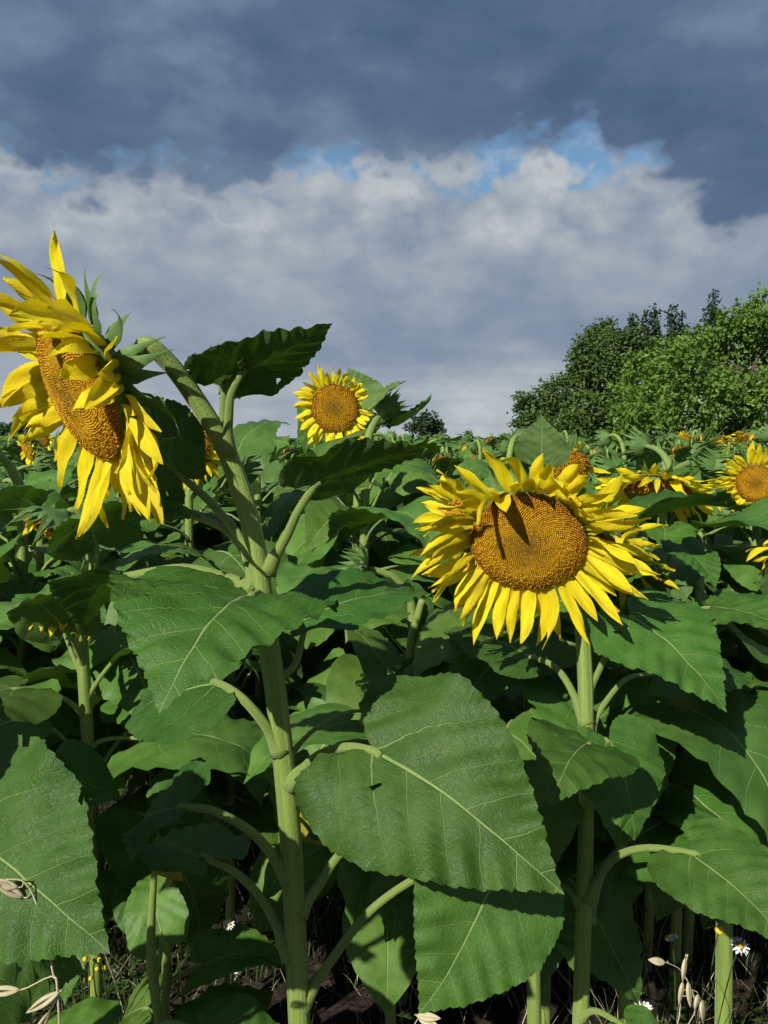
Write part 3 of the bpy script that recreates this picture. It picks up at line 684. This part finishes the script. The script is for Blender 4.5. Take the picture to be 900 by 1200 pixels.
hero_leaf(A, (266, 530, .945), (284, 436, .93), (318, 420, 1.03), (-.6, .4, 1), 202, mid=[(268, 490, .935), (271, 462, .93)], wid=.7, fold=.5, droop=-.2)
hero_leaf(A, (262, 522, .96), (256, 450, .99), (222, 428, 1.06), (.3, .6, 1), 203, pr=.003, wid=.8, fold=.3, droop=.3)
hero_leaf(A, (322, 668, .95), (370, 568, .93), (510, 518, .88), (.0, .50, 1), 204, pr=.0055, mid=[(335, 630, .945), (350, 598, .935)], wid=.72, fold=.22, droop=.12, side=.1)
hero_leaf(A, (296, 655, .95), (212, 558, 1.02), (168, 470, 1.12), (-.9, .2, .75), 205, pr=.0055, mid=[(275, 622, .96), (243, 585, .99)], wid=.95, fold=.25, droop=.5)
hero_leaf(A, (300, 690, .95), (230, 606, 1.0), (150, 612, 1.08), (-.1, .45, 1), 206, pr=.005, mid=[(285, 645, .96), (262, 620, .98)], wid=.9, fold=.3, droop=.4)
hero_leaf(A, (303, 705, .95), (296, 698, .885), (186, 836, .70), (-.12, -.85, .95), 207, pr=.0055, wid=1.28, fold=.14, droop=.75, side=.05, wave=.045, asym=-.16, pucker=.026)
hero_leaf(A, (296, 692, .955), (150, 676, 1.0), (92, 745, 1.10), (-.2, .3, 1), 208, pr=.0075, mid=[(270, 680, .97), (215, 667, .98)], wid=.9, fold=.25, droop=.6)
hero_leaf(A, (330, 880, .95), (255, 800, .97), (150, 850, 1.04), (-.1, -.6, 1), 209, pr=.006, mid=[(305, 842, .94), (280, 815, .945)], wid=1.0, fold=.2, droop=.5)
hero_leaf(A, (318, 800, .96), (362, 720, 1.0), (520, 706, 1.12), (.1, -.15, 1), 210, pr=.0045, mid=[(345, 780, .965), (355, 745, .985)], wid=.75, fold=.3, droop=.4)
hero_leaf(A, (345, 918, .945), (437, 880, .86), (664, 1044, .74), (.08, -1.0, .62), 211, pr=.006, mid=[(370, 888, .92), (405, 876, .885)], wid=.94, fold=.34, droop=.30, side=.22, wave=.055, pucker=.026, asym=.02)
hero_leaf(A, (352, 1180, .95), (590, 1020, .93), (488, 1186, .86), (.15, -1.0, .5), 212, pr=.0055, mid=[(385, 1130, .96), (440, 1062, .98), (520, 1015, .97)], wid=1.05, fold=.2, droop=.35, side=.15)
hero_leaf(A, (340, 1030, .95), (215, 945, .93), (165, 965, 1.02), (-.3, -.5, 1), 213, pr=.0055, mid=[(300, 980, .94), (255, 952, .935)], wid=.9, fold=.4, droop=.3)
hero_leaf(A, (336, 1120, .95), (242, 1006, .99), (150, 1010, 1.08), (-.1, .2, 1), 214, pr=.0055, mid=[(312, 1062, .96), (280, 1025, .98)], wid=.9, fold=.3, droop=.5)
hero_leaf(A, (350, 1068, .95), (420, 985, 1.0), (500, 985, 1.16), (.3, .2, 1), 215, pr=.006, mid=[(372, 1040, .96), (395, 1005, .98)], wid=.9, fold=.3, droop=.6)

YL = leaf_geo(91, 30, 4, .8, .5, .9); YL = (mesh('dry_leaf_blade', YL[0], YL[1], M['yellow_leaf'], YL[2]), YL[3])
for (b_, t_, sp_) in (((352, 962, 1.02), (382, 992, 1.0), (346, 985, .95)), ((436, 838, 1.08), (462, 868, 1.05), (333, 900, .95)), ((190, 1002, 1.15), (215, 1034, 1.12), (334, 1100, .95))):
    o = add_leaf(A, YL, at(*b_), at(*t_), Vector((.1, -1, .4)), at(*sp_), pr=.003); o['label'] = 'withered yellow leaf'

# ================================================================== hero sunflower, right
B0 = at(680, 1215, 1.10); baseB = Vector((B0.x, 1.10, 0))
B = thing('sunflower', baseB, 'near sunflower at right, big yellow head facing the camera and tilted down', 'sunflower')
nB_ = Vector((-0.20, -0.86, -0.44)).normalized(); posB = at(618, 636, 1.03)
backB = posB - nB_ * 0.05
stemB = [baseB - Vector((0, 0, 0.03)), Vector((B0.x, 1.10, 0.4)), B0, at(686, 1000, 1.11), at(687, 860, 1.12), at(684, 760, 1.14), at(672, 660, 1.17), at(652, 590, 1.17), at(632, 572, 1.13), backB, posB - nB_ * 0.03]
AXIS[B] = catmull(stemB, 24)
stB = stem_part(B, stemB, 0.0122, 0.0086, 14, 8, 0.05); bristles(stB, B, stemB, 0.0122, 0.0086, 6)
def efB(a, r):
    u = math.sin(a); c = math.cos(a)
    if 1.93 < a < 2.1: return (rad(48), 1.3, 0.85, 0)
    if u > 0.55: return (rad(r.uniform(-16, 27)), r.uniform(0.5, 1.6), r.uniform(0.55, 0.85), r.uniform(-12, 6))
    if c < -0.6: return (rad(r.uniform(5, 30)), 1.0, 1.0, r.uniform(-3, 3))
    return (rad(r.uniform(-6, 10)), 0.7, 1.05, r.uniform(-2, 2))
add_head(B, posB, nB_, 0.076, 57, 'flower', 68, 0.090, 0.0182, 4.0, 2600, nb=30, efun=efB, bl=0.05)
hero_leaf(B, (645, 590, 1.18), (634, 538, 1.22), (636, 487, 1.21), (-.5, -.9, .5), 301, pr=.004, wid=1.35, fold=.25, droop=.2, lobe=.6)
hero_leaf(B, (688, 905, 1.11), (690, 872, 1.02), (640, 945, .90), (-.2, -.7, .8), 302, pr=.004, wid=1.0, fold=.2, droop=.6)
hero_leaf(B, (690, 915, 1.11), (712, 868, 1.08), (745, 985, 1.04), (.3, -.8, .5), 303, pr=.004, wid=1.15, fold=.2, droop=.5)
hero_leaf(B, (692, 1055, 1.10), (812, 1000, 1.02), (925, 1112, .90), (.05, -.9, .75), 304, pr=.0055, mid=[(715, 1010, 1.08), (755, 994, 1.05)], wid=1.0, fold=.3, droop=.3)
hero_leaf(B, (692, 1080, 1.11), (735, 985, 1.2), (830, 955, 1.35), (.1, -.3, 1), 305, pr=.005, mid=[(700, 1030, 1.13), (715, 1005, 1.16)], wid=.9, fold=.3, droop=.5)
hero_leaf(B, (686, 820, 1.13), (738, 724, 1.10), (854, 834, .98), (.12, -.75, .9), 306, pr=.0045, mid=[(700, 790, 1.13), (722, 745, 1.12)], wid=1.0, fold=.2, droop=.4)
hero_leaf(B, (688, 850, 1.12), (620, 770, 1.2), (520, 740, 1.3), (-.1, -.3, 1), 307, pr=.005, mid=[(665, 800, 1.15), (645, 778, 1.17)], wid=.95, fold=.25, droop=.4)
hero_leaf(B, (690, 865, 1.12), (770, 790, 1.22), (880, 800, 1.3), (.1, -.2, 1), 308, pr=.004, mid=[(705, 830, 1.14), (735, 795, 1.18)], wid=.9, fold=.25, droop=.6)
hero_leaf(B, (680, 1195, 1.09), (735, 1205, 1.05), (790, 1290, 1.0), (.1, -.5, 1), 309, pr=.0045, mid=[(700, 1185, 1.08)], wid=.9, fold=.25, droop=.6)
hero_leaf(B, (676, 1060, 1.10), (610, 1010, 1.2), (560, 960, 1.35), (-.1, -.1, 1), 310, pr=.0045, wid=.9, fold=.25, droop=.6)

# ================================================================== near plants with their own place
def plant(label, head, n, R, seed, kind='flower', leaves=11, dx=0.0, dy=0.0, hk=None, **kw):
    if 'leafL' not in kw: kw['leafL'] = .225; leaves += 4; kw['zlo'] = .5
    h = at(*head); nn = Vector(n).normalized()
    hz = Vector((nn.x, nn.y, 0)) * 0.12
    b = Vector((h.x - hz.x + dx, h.y - hz.y + dy, -0.01))
    return sunflower(label, b, h, nn, R, seed, kind, leaves, 'sunflowers of the middle rows', hk=hk, **kw)
# plant out of frame at left whose large leaf hangs into the picture
L0 = thing('sunflower', Vector((-0.52, 0.72, 0)), 'sunflower at the lower left edge, one big leaf hanging into view', 'sunflower', 'sunflowers of the middle rows')
stem_part(L0, [Vector((-0.52, 0.72, -0.03)), Vector((-0.53, 0.72, 0.5)), Vector((-0.52, 0.73, 0.9)), Vector((-0.50, 0.74, 1.16))], 0.012, 0.008, 12, 6)
hero_leaf(L0, Vector((-0.525, 0.72, 0.95)), (-45, 960, .68), (128, 1119, .60), (.1, -1, .42), 401, pr=.0055, wid=1.0, fold=.16, droop=.3, side=.1, wave=.04, pucker=.018)
rn = random.Random(88)
for i in range(13):  # upper leaves added, mostly out of view, to shade the big leaf and lower left
    z = .55 + i * .052; a = 1.2 + i * 2.4; od = Vector((math.cos(a), math.sin(a), 0))
    if od.x > .35 and od.y < .35: od = Vector((-od.x, od.y, 0))
    sp = Vector((-.523, .725, z)); b = sp + (od + Vector((0, 0, .7))).normalized() * .1
    dv = od * .9 + Vector((rn.uniform(-.3, .1), 0, rn.uniform(-.6, .1)))
    add_leaf(L0, LEAFVAR[i % 9], b, b + dv.normalized() * rn.uniform(.15, .22), Vector((-.2, -.2, 1)) + od * .3, sp)
hero_leaf(L0, Vector((-0.52, 0.73, 0.90)), (70, 900, 1.0), (142, 938, 1.0), (.1, -.9, .5), 402, wid=.95, fold=.2, droop=.5)
plant('distant flowering sunflower standing above the horizon between the two near heads', (392, 478, 2.75), (-.10, -.95, -.15), .083, 501, hk=dict(np_=40, pl=.075, pw=.020, droop=2.0, nfl=600), leaves=9)
plant('sunflower with broad yellow head nodding down, right of the big head', (772, 578, 2.0), (-.2, -.36, -.91), .082, 502, hk=dict(np_=64, pl=.085, pw=.018, droop=2.0, nfl=500), leaves=11)
plant('flowering sunflower at the right edge in front of the bright tree', (886, 566, 2.3), (-.45, -.85, -.25), .056, 503, hk=dict(np_=40, pl=.068, pw=.018, droop=3.0, nfl=500), leaves=10)
plant('sunflower half hidden behind the big right head, yellow petals beside its stem', (704, 652, 1.45), (-.45, -.6, -.6), .06, 504, hk=dict(np_=34, pl=.085, pw=.018, droop=3.0, nfl=400), leaves=12, dx=.05)
plant('sunflower behind the nodding left head, small yellow bloom beside the stem', (222, 524, 2.3), (.25, -.9, -.3), .06, 505, hk=dict(np_=34, pl=.075, pw=.019, droop=4.0, nfl=400), leaves=10)
plant('sunflower with wilting head hanging down under the big left leaf', (72, 716, 1.5), (-.15, -.25, -.95), .045, 506, 'wilted', hk=dict(np_=20, pl=.055, pw=.017, droop=9.0, nfl=200, nb=26, pm='petal'), leaves=10)
plant('sunflower with faded orange petals hanging low behind the right stem', (655, 812, 1.75), (.1, -.15, -.98), .075, 507, 'wilted', hk=dict(np_=18, pl=.09, pw=.02, droop=9.0, nfl=200, nb=24), leaves=9)
plant('sunflower behind the left side of the big right head, petals peeking past it', (548, 618, 1.32), (-.75, -.5, -.35), .05, 508, hk=dict(np_=30, pl=.075, pw=.018, droop=4.0, nfl=300), leaves=9, dx=.06)
plant('sunflower with dark brown disc just above the big right head', (668, 552, 2.0), (.3, -.85, -.45), .055, 509, hk=dict(np_=5, pl=.06, pw=.016, droop=5, nfl=400), leaves=8)
plant('green unopened sunflower head at right below the edge flower', (818, 652, 2.0), (-.2, -.3, -.9), .055, 510, 'wilted', hk=dict(np_=8, pl=.04, pw=.016, droop=4, nfl=200, nb=28, bl=.07), leaves=10)
plant('sunflower with green bract rosette under the big nodding left head', (62, 622, 1.9), (-.5, -.3, -.8), .08, 511, 'wilted', hk=dict(np_=7, pl=.05, pw=.018, droop=6, nfl=200, nb=34, bl=.075, pm='petal'), leaves=10)
plant('sunflower at the left edge with a few yellow petals below the big head', (14, 585, 2.5), (-.4, -.3, -.8), .05, 512, hk=dict(np_=12, pl=.08, pw=.019, droop=6, nfl=200), leaves=9)
plant('sunflower at the right edge, only a yellow petal tip in view', (952, 655, 1.7), (-.3, -.5, -.7), .06, 513, hk=dict(np_=30, pl=.08, pw=.019, droop=5, nfl=200), leaves=10)
C0 = at(846, 965, 1.45); C = thing('sunflower', Vector((C0.x + .03, 1.46, 0)), 'thick stemmed sunflower at right leaning left, leaf held across the nodding bloom', 'sunflower', 'sunflowers of the middle rows')
stem_part(C, [Vector((C0.x + .03, 1.46, -.03)), Vector((C0.x + .02, 1.46, .4)), C0, at(812, 830, 1.46), at(782, 735, 1.47), at(760, 660, 1.48), at(752, 625, 1.48)], 0.0165, 0.009, 12, 6)
hero_leaf(C, (752, 628, 1.48), (758, 606, 1.42), (872, 600, 1.46), (.05, .12, 1), 601, pr=.004, wid=1.0, fold=.5, droop=.35)
hero_leaf(C, (768, 690, 1.48), (800, 640, 1.5), (838, 690, 1.42), (.3, -.8, .7), 602, pr=.004, wid=1.0, fold=.3, droop=.35)
hero_leaf(C, (782, 738, 1.47), (830, 712, 1.42), (930, 745, 1.28), (.1, -.55, .9), 603, pr=.005, wid=1.05, fold=.25, droop=.45)
hero_leaf(C, (800, 790, 1.46), (772, 735, 1.55), (690, 770, 1.6), (-.1, -.4, 1), 604, pr=.005, wid=1.0, fold=.25, droop=.5)
hero_leaf(C, (815, 840, 1.46), (880, 800, 1.45), (960, 870, 1.35), (.2, -.6, .9), 605, pr=.005, wid=1.0, fold=.25, droop=.5)
hero_leaf(C, (846, 950, 1.45), (880, 850, 1.55), (960, 830, 1.7), (.2, -.3, 1), 606, pr=.005, wid=1.0, fold=.25, droop=.5)
U = plant('leafy sunflower with curled upright leaves right of the distant bloom', (455, 478, 2.3), (.3, .6, .3), .04, 515, 'bud', hk=dict(nb=16), leaves=10)
hero_leaf(U, (455, 500, 2.3), (466, 498, 2.28), (507, 460, 2.35), (-.5, -.1, 1), 611, pr=.004, wid=.8, fold=.6, droop=-.4)
hero_leaf(U, (455, 490, 2.3), (438, 474, 2.25), (480, 446, 2.3), (-.3, -.2, 1), 612, pr=.004, wid=.7, fold=.4, droop=.2)
hero_leaf(U, (455, 490, 2.3), (436, 476, 2.95), (408, 430, 2.95), (-.3, -1, .2), 613, pr=.004, wid=.9, fold=.3, droop=.1)
plant('young sunflower with closed spiny bud low at left of the tall stem', (245, 985, 1.25), (.5, -.4, .5), .026, 516, 'bud', hk=dict(nb=18, bl=.045), leaves=5, leafL=.13, dx=-.1, sr=.007)
plant('small sunflower with heart shaped leaves low at the left', (182, 1000, 1.2), (.1, -.1, 1), .02, 517, 'none', leaves=6, leafL=.15, sr=.0065)

# ================================================================== the rows behind
PROTO = []
for i in range(9):
    kind = ['bud', 'flower', 'wilted', 'bud', 'none', 'wilted', 'flower', 'bud', 'none'][i]
    nn = [(-.3, -.7, .1), (-.2, -.85, -.35), (.2, -.3, -.9), (.5, .4, -.2), (0, -.2, 1), (-.4, .3, -.8), (-.4, -.6, -.7), (.1, .7, .2), (0, -.2, 1)][i]
    nv = Vector(nn).normalized(); hz = Vector((nv.x, nv.y, 0)) * .12
    PROTO.append((kind, sunflower('x', (0, 0, -.01), Vector((hz.x, hz.y, 1.25)), nv, {'bud': .045, 'wilted': .05}.get(kind, .065), 700 + i, kind, 21, None, 1, leafL=.185, zlo=.44,
                 hk=dict(np_={'flower': 34, 'wilted': 4}.get(kind, 0), pl=.075, pw=.02, droop=4, nb=20))))
rn = random.Random(77)
occupied = [(o.location.x, o.location.y, 0.30) for o in COL.objects if o.parent is None and o.get('category') == 'sunflower' and o.get('label') != 'x']
occupied += [(.42, 1.45, .22), (.62, 1.5, .25)]
occupied = [(x, y, r if y < 1.4 else 0.24) for x, y, r in occupied]
spots = []
tries = 0
while tries < 9000 and len(spots) < 270:
    tries += 1
    u = rn.random(); y = 1.45 + (10.5 - 1.45) * u ** 0.75; x = rn.uniform(-0.56 * y - 0.35, 0.56 * y + 0.3)
    md = 0.27 + 0.024 * y
    if y < 1.9 and abs(x - 0.15) > 9: continue
    if any((x - a) ** 2 + (y - b) ** 2 < (max(md * 0.8, r)) ** 2 for a, b, r in occupied): continue
    occupied.append((x, y, md)); spots.append((x, y))
used = [False] * len(PROTO)
LAB = {'bud': 'green sunflower with closed head, one of many in the rows behind', 'none': 'leafy green sunflower without bloom, one of many in the rows behind',
       'flower': 'small yellow blooming sunflower far back among the rows of green', 'wilted': 'sunflower with drooping green head, one of many in the rows behind'}
GRP = {'bud': 'closed sunflowers in the rows behind', 'none': 'leafy sunflowers in the rows behind', 'flower': 'blooming sunflowers in the rows behind', 'wilted': 'drooping sunflowers in the rows behind'}
for x, y in spots:
    k = rn.choice([0, 2, 3, 4, 5, 7, 8, 4, 8, 0, 2, 4, 5, 8, 1, 6, 3, 7] if (y > 5 and (x < -.3 * y or x > .3 * y)) else [0, 2, 3, 4, 5, 7, 8, 4, 8, 0] if y > 3.5 else [0, 3, 4, 7, 8, 4, 8])
    kind, pr = PROTO[k]
    o = copy_tree(pr) if used[k] else pr
    used[k] = True
    hgt = rn.uniform(0.96, 1.16) if y > 4 else rn.uniform(1.0, 1.18) if y > 2.0 else rn.uniform(0.86, 1.04)
    o.location = (x, y, -.01); o.rotation_euler = (rn.uniform(-.04, .04), rn.uniform(-.04, .04), rn.uniform(-.6, .6) if kind in ('flower', 'wilted') else rn.uniform(0, 6.28))
    o.scale = (hgt * rn.uniform(.95, 1.08),) * 2 + (hgt,)
    o['label'] = LAB[kind]; o['group'] = GRP[kind]
for k, (kind, pr) in enumerate(PROTO):
    if not used[k]:
        for ch in list(pr.children):
            for g in list(ch.children): bpy.data.objects.remove(g)
            bpy.data.objects.remove(ch)
        bpy.data.objects.remove(pr)
# the field beyond, too far to tell plants apart
def far_field():
    rn = random.Random(9); vs, fs, uv = [], [], []
    for _ in range(16000):
        y = 10.3 + 30 * rn.random() ** 1.6; x = rn.uniform(-.62 * y, .62 * y); z = 1.36 - abs(rn.gauss(0, .22)) + 0.05 + 0.16 * noise.noise(Vector((x, y, 0))); s = rn.uniform(.13, .24)
        a = rn.uniform(0, 6.28); pit = rn.uniform(-.8, .2); d = Vector((math.cos(a) * math.cos(pit), math.sin(a) * math.cos(pit), math.sin(pit)))
        sd = Vector((-math.sin(a), math.cos(a), rn.uniform(-.4, .4))).normalized(); nz = d.cross(sd); c = Vector((x, y, z)); b = len(vs)
        vs += [c, c + d * s * .25 + sd * s * .46 + nz * s * .1, c + d * s * .6 + sd * s * .3, c + d * s, c + d * s * .6 - sd * s * .3, c + d * s * .25 - sd * s * .46 + nz * s * .1]
        uv += [(0, 0), (.25, .46), (.6, .3), (1, 0), (.6, -.3), (.25, -.46)]
        fs += [(b, b + 3, b + 2, b + 1), (b, b + 5, b + 4, b + 3)]
    for _ in range(1200):
        y = 10.3 + 20 * rn.random(); x = rn.uniform(-.62 * y, .62 * y); c = Vector((x, y, 0)); t = .012; b = len(vs)
        for zz in (0, 1.25):
            for j in range(3): vs.append(c + Vector((math.cos(j * 2.1) * t, math.sin(j * 2.1) * t, zz))); uv.append((9, 9))
        fs += [(b + j, b + (j + 1) % 3, b + 3 + (j + 1) % 3, b + 3 + j) for j in range(3)]
    tag(link('far_sunflower_field', mesh('far_field', vs, fs, M['field_leaf'], uv, smooth=False)), 'distant green mass of sunflower leaves along the horizon', 'crop', kind='stuff')
far_field()

# ================================================================== weeds at the foot of the field
def weeds():
    rn = random.Random(21); vs, fs = [], []
    for _ in range(9000):
        y = 1.15 + 3.5 * rn.random() ** 1.4; x = rn.uniform(-.6 * y - .1, .6 * y + .1); h = rn.uniform(.06, .34) * (1.0 if y > 1.3 else .7)
        if noise.noise(Vector((x * 2, y * 2, 3))) < -0.12: continue
        p = Vector((x, y, -.03)); d = Vector((rn.gauss(0, .25), rn.gauss(0, .25), 1)).normalized(); b = len(vs); wv = Vector((rn.uniform(-1, 1), rn.uniform(-1, 1), 0)).normalized() * rn.uniform(.0012, .003)
        for i in range(4):
            vs += [p - wv * (1 - i / 3.3), p + wv * (1 - i / 3.3)]; p = p + d * h / 3; d = (d + Vector((rn.gauss(0, .22), rn.gauss(0, .22), -.12))).normalized()
        fs += [(b + 2 * i, b + 2 * i + 1, b + 2 * i + 3, b + 2 * i + 2) for i in range(3)]
        if rn.random() < .55:
            q = Vector((x, y, 0)) + Vector((0, 0, h * rn.uniform(.3, .9)))
            for k in range(5):
                a = rn.uniform(0, 6.28); d = Vector((math.cos(a), math.sin(a), rn.uniform(-.2, .6))); s = rn.uniform(.012, .03); sd = Vector((-math.sin(a), math.cos(a), 0)) * s * .22; b = len(vs)
                vs += [q, q + d * s * .5 + sd, q + d * s, q + d * s * .5 - sd]; fs += [(b, b + 1, b + 2, b + 3)]
    tag(link('weeds', mesh('weeds', vs, fs, M['weed'], smooth=False)), 'low green weeds and grass growing between the sunflower stems', 'weeds', kind='stuff')
weeds()
def dry_grass():
    rn = random.Random(31); vs, fs = [], []
    for k in range(760):
        y = 1.1 + 1.6 * rn.random(); x = rn.uniform(-.55 * y, .55 * y)
        if k > 520: y = rn.uniform(1.2, 1.75); x = y * rn.uniform(.30, .52)
        p = Vector((x, y, -.02)); d = Vector((rn.gauss(0, .5), rn.gauss(0, .4), 1)).normalized(); h = rn.uniform(.12, .42); b = len(vs)
        wv = Vector((rn.uniform(-1, 1), rn.uniform(-.4, .4), 0)).normalized() * rn.uniform(.0006, .0015)
        for i in range(5):
            vs += [p - wv * (1 - i / 4.3), p + wv * (1 - i / 4.3)]; p = p + d * h / 4; d = (d + Vector((rn.gauss(0, .25), rn.gauss(0, .25), -.18))).normalized()
        fs += [(b + 2 * i, b + 2 * i + 1, b + 2 * i + 3, b + 2 * i + 2) for i in range(4)]
    tag(link('dry_grass', mesh('dry_grass', vs, fs, M['straw'], smooth=False)), 'thin dry straw coloured grass among the green weeds', 'grass', kind='stuff')
dry_grass()
def daisy(label, head, n, seed, rays=True, r=0.009):
    rn = random.Random(seed); h = at(*head); b = Vector((h.x + rn.uniform(-.06, .06), h.y + rn.uniform(-.02, .1), -.02)); root = thing('chamomile', b, label, 'flower', 'chamomile flowers among the weeds')
    n = Vector(n).normalized()
    g = tube(hermite(Vector(), Vector((0, 0, 1)) * h.z * .8, h - b - n * .002, n * .12, 10), [.0011] * 11, 5); link('stem', mesh('stem', *g[:2], M['weed']), root, W[root])
    Mw = head_frame(h, n); v, f = lathe([(r * .45, -.002), (r * .5, 0), (r * .42, r * .3), (r * .2, r * .5), (.0004, r * .55)], 10); e = link('flower_eye', mesh('eye', v, f, M['yellow_eye']), root, Mw)
    if rays:
        for k in range(13):
            a = 2 * math.pi * k / 13; g = petal_geo(a, r * .45, r * 1.0, r * .34, rad(rn.uniform(-35, 5)), Vector((0, 0, -1)), 12, rn, ns=4, nw=2)
            s = [Vector(v) for v in g[0]]; link('ray', mesh('ray', s, g[1], M['white_ray'], g[2]), e, Mw)
daisy('white chamomile daisy drooping at the bottom right of the frame', (754, 1180, 1.25), (-.2, -.7, -.3), 1, True, .011)
daisy('white chamomile seen from behind on a bent stalk at bottom right', (786, 1097, 1.25), (-.3, .2, .9), 2, True, .008)
daisy('yellow spent chamomile head below the right leaf', (843, 1090, 1.15), (-.2, -.8, .5), 3, False, .014)
daisy('small white chamomile in the dark right of the tall left stem foot', (268, 1083, 1.35), (0, -.5, .8), 4, True, .008)
daisy('tiny pale chamomile left of the tall stem foot, lower one', (278, 1136, 1.5), (0, -.4, .9), 5, True, .007)
rn = random.Random(3)
for i in range(12):
    x, y = rn.uniform(58, 125), rn.uniform(1122, 1150)
    h = (x, y, rn.uniform(1.25, 1.5)); daisy('yellow spent chamomile head in the cluster under the big lower left leaf', h, (rn.uniform(-.4, .4), -.6, .7), 50 + i, False, .009)
    list(COL.objects)[-1]
daisy('yellow chamomile head at the lower left edge beside the oat stalk', (12, 1125, 1.0), (0, -.6, .7), 71, False, .009)
daisy('white chamomile head behind the lower right edge leaf', (868, 1108, 1.3), (.1, -.5, .6), 72, True, .012)
def oat(label, pts, spikes, seed, r=.0011, fat=.0017):
    rn = random.Random(seed); P = [at(*p) for p in pts]; b = Vector((P[0].x, P[0].y, -.02)); root = thing('wild_oat', b, label, 'oat grass', 'dry wild oats at the field edge')
    c = catmull([Vector((0, 0, 0)), (P[0] - b) * .6] + [p - b for p in P], 6); m = len(c) - 1
    g = tube(c, [r * (1.2 - .7 * i / m) for i in range(m + 1)], 5); link('stalk', mesh('stalk', *g[:2], M['straw']), root, W[root])
    for (sx_, sy_, dx, dy, d, L) in spikes:
        p = at(sx_, sy_, d); q = at(sx_ + dx, sy_ + dy, d - .005); ax = (q - p).normalized(); near = min(c, key=lambda v: (v + b - p).length) + b
        gs = [tube(hermite(near - b, Vector((0, 0, .02)), p - b, ax * .02, 5), [.0006] * 6, 4)]
        for s_ in (-1, 1):
            o_ = ax.orthogonal().normalized() * s_ * .0012
            pp = [p - b + o_ * (2 * math.sin(math.pi * t / 8)) + ax * L * t / 8 for t in range(9)]
            gs.append(tube(pp, [.0004 + fat * math.sin(math.pi * (t / 8) ** .7) for t in range(9)], 6, flat=.55))
        j = join([(a_[0], a_[1], None) for a_ in gs]); link('spikelet', mesh('spikelet', j[0], j[1], M['straw']), root, W[root])
oat('dry wild oat stalk with pale spikelets at the lower left corner', [(70, 1205, .62), (62, 1140, .62), (48, 1075, .62), (30, 1035, .62), (4, 1030, .62)],
    [(22, 1040, -30, -6, .62, .029), (28, 1052, -26, -14, .62, .029), (40, 1100, -36, -4, .62, .029), (45, 1096, -30, 8, .62, .029), (24, 1160, -30, 2, .62, .029), (70, 1162, -22, 14, .62, .029), (58, 1185, -10, 18, .62, .029)], 1)
oat('dry wild oat with upright straw spikelets at the bottom right', [(792, 1225, 1.0), (796, 1190, 1.0), (800, 1150, 1.0), (806, 1118, 1.0)],
    [(803, 1122, -4, 40, 1.0, .034), (800, 1150, -6, 40, 1.0, .034), (822, 1172, 2, 34, 1.0, .028), (818, 1165, -6, 30, 1.0, .022), (806, 1150, 4, 40, 1.0, .036)], 2, fat=.0042)
oat('dry wild oat with a single pale spikelet between the leaves at bottom right', [(800, 1225, 1.15), (815, 1180, 1.15), (800, 1140, 1.15), (782, 1128, 1.15)], [(780, 1128, -24, -4, 1.15, .030)], 3, fat=.0036)
oat('short dry oat spikelet at the bottom under the centre leaf', [(478, 1230, .9), (484, 1205, .9), (492, 1190, .9)], [(488, 1190, 32, 4, .9, .03), (490, 1192, 28, 12, .9, .026)], 4, fat=.003)
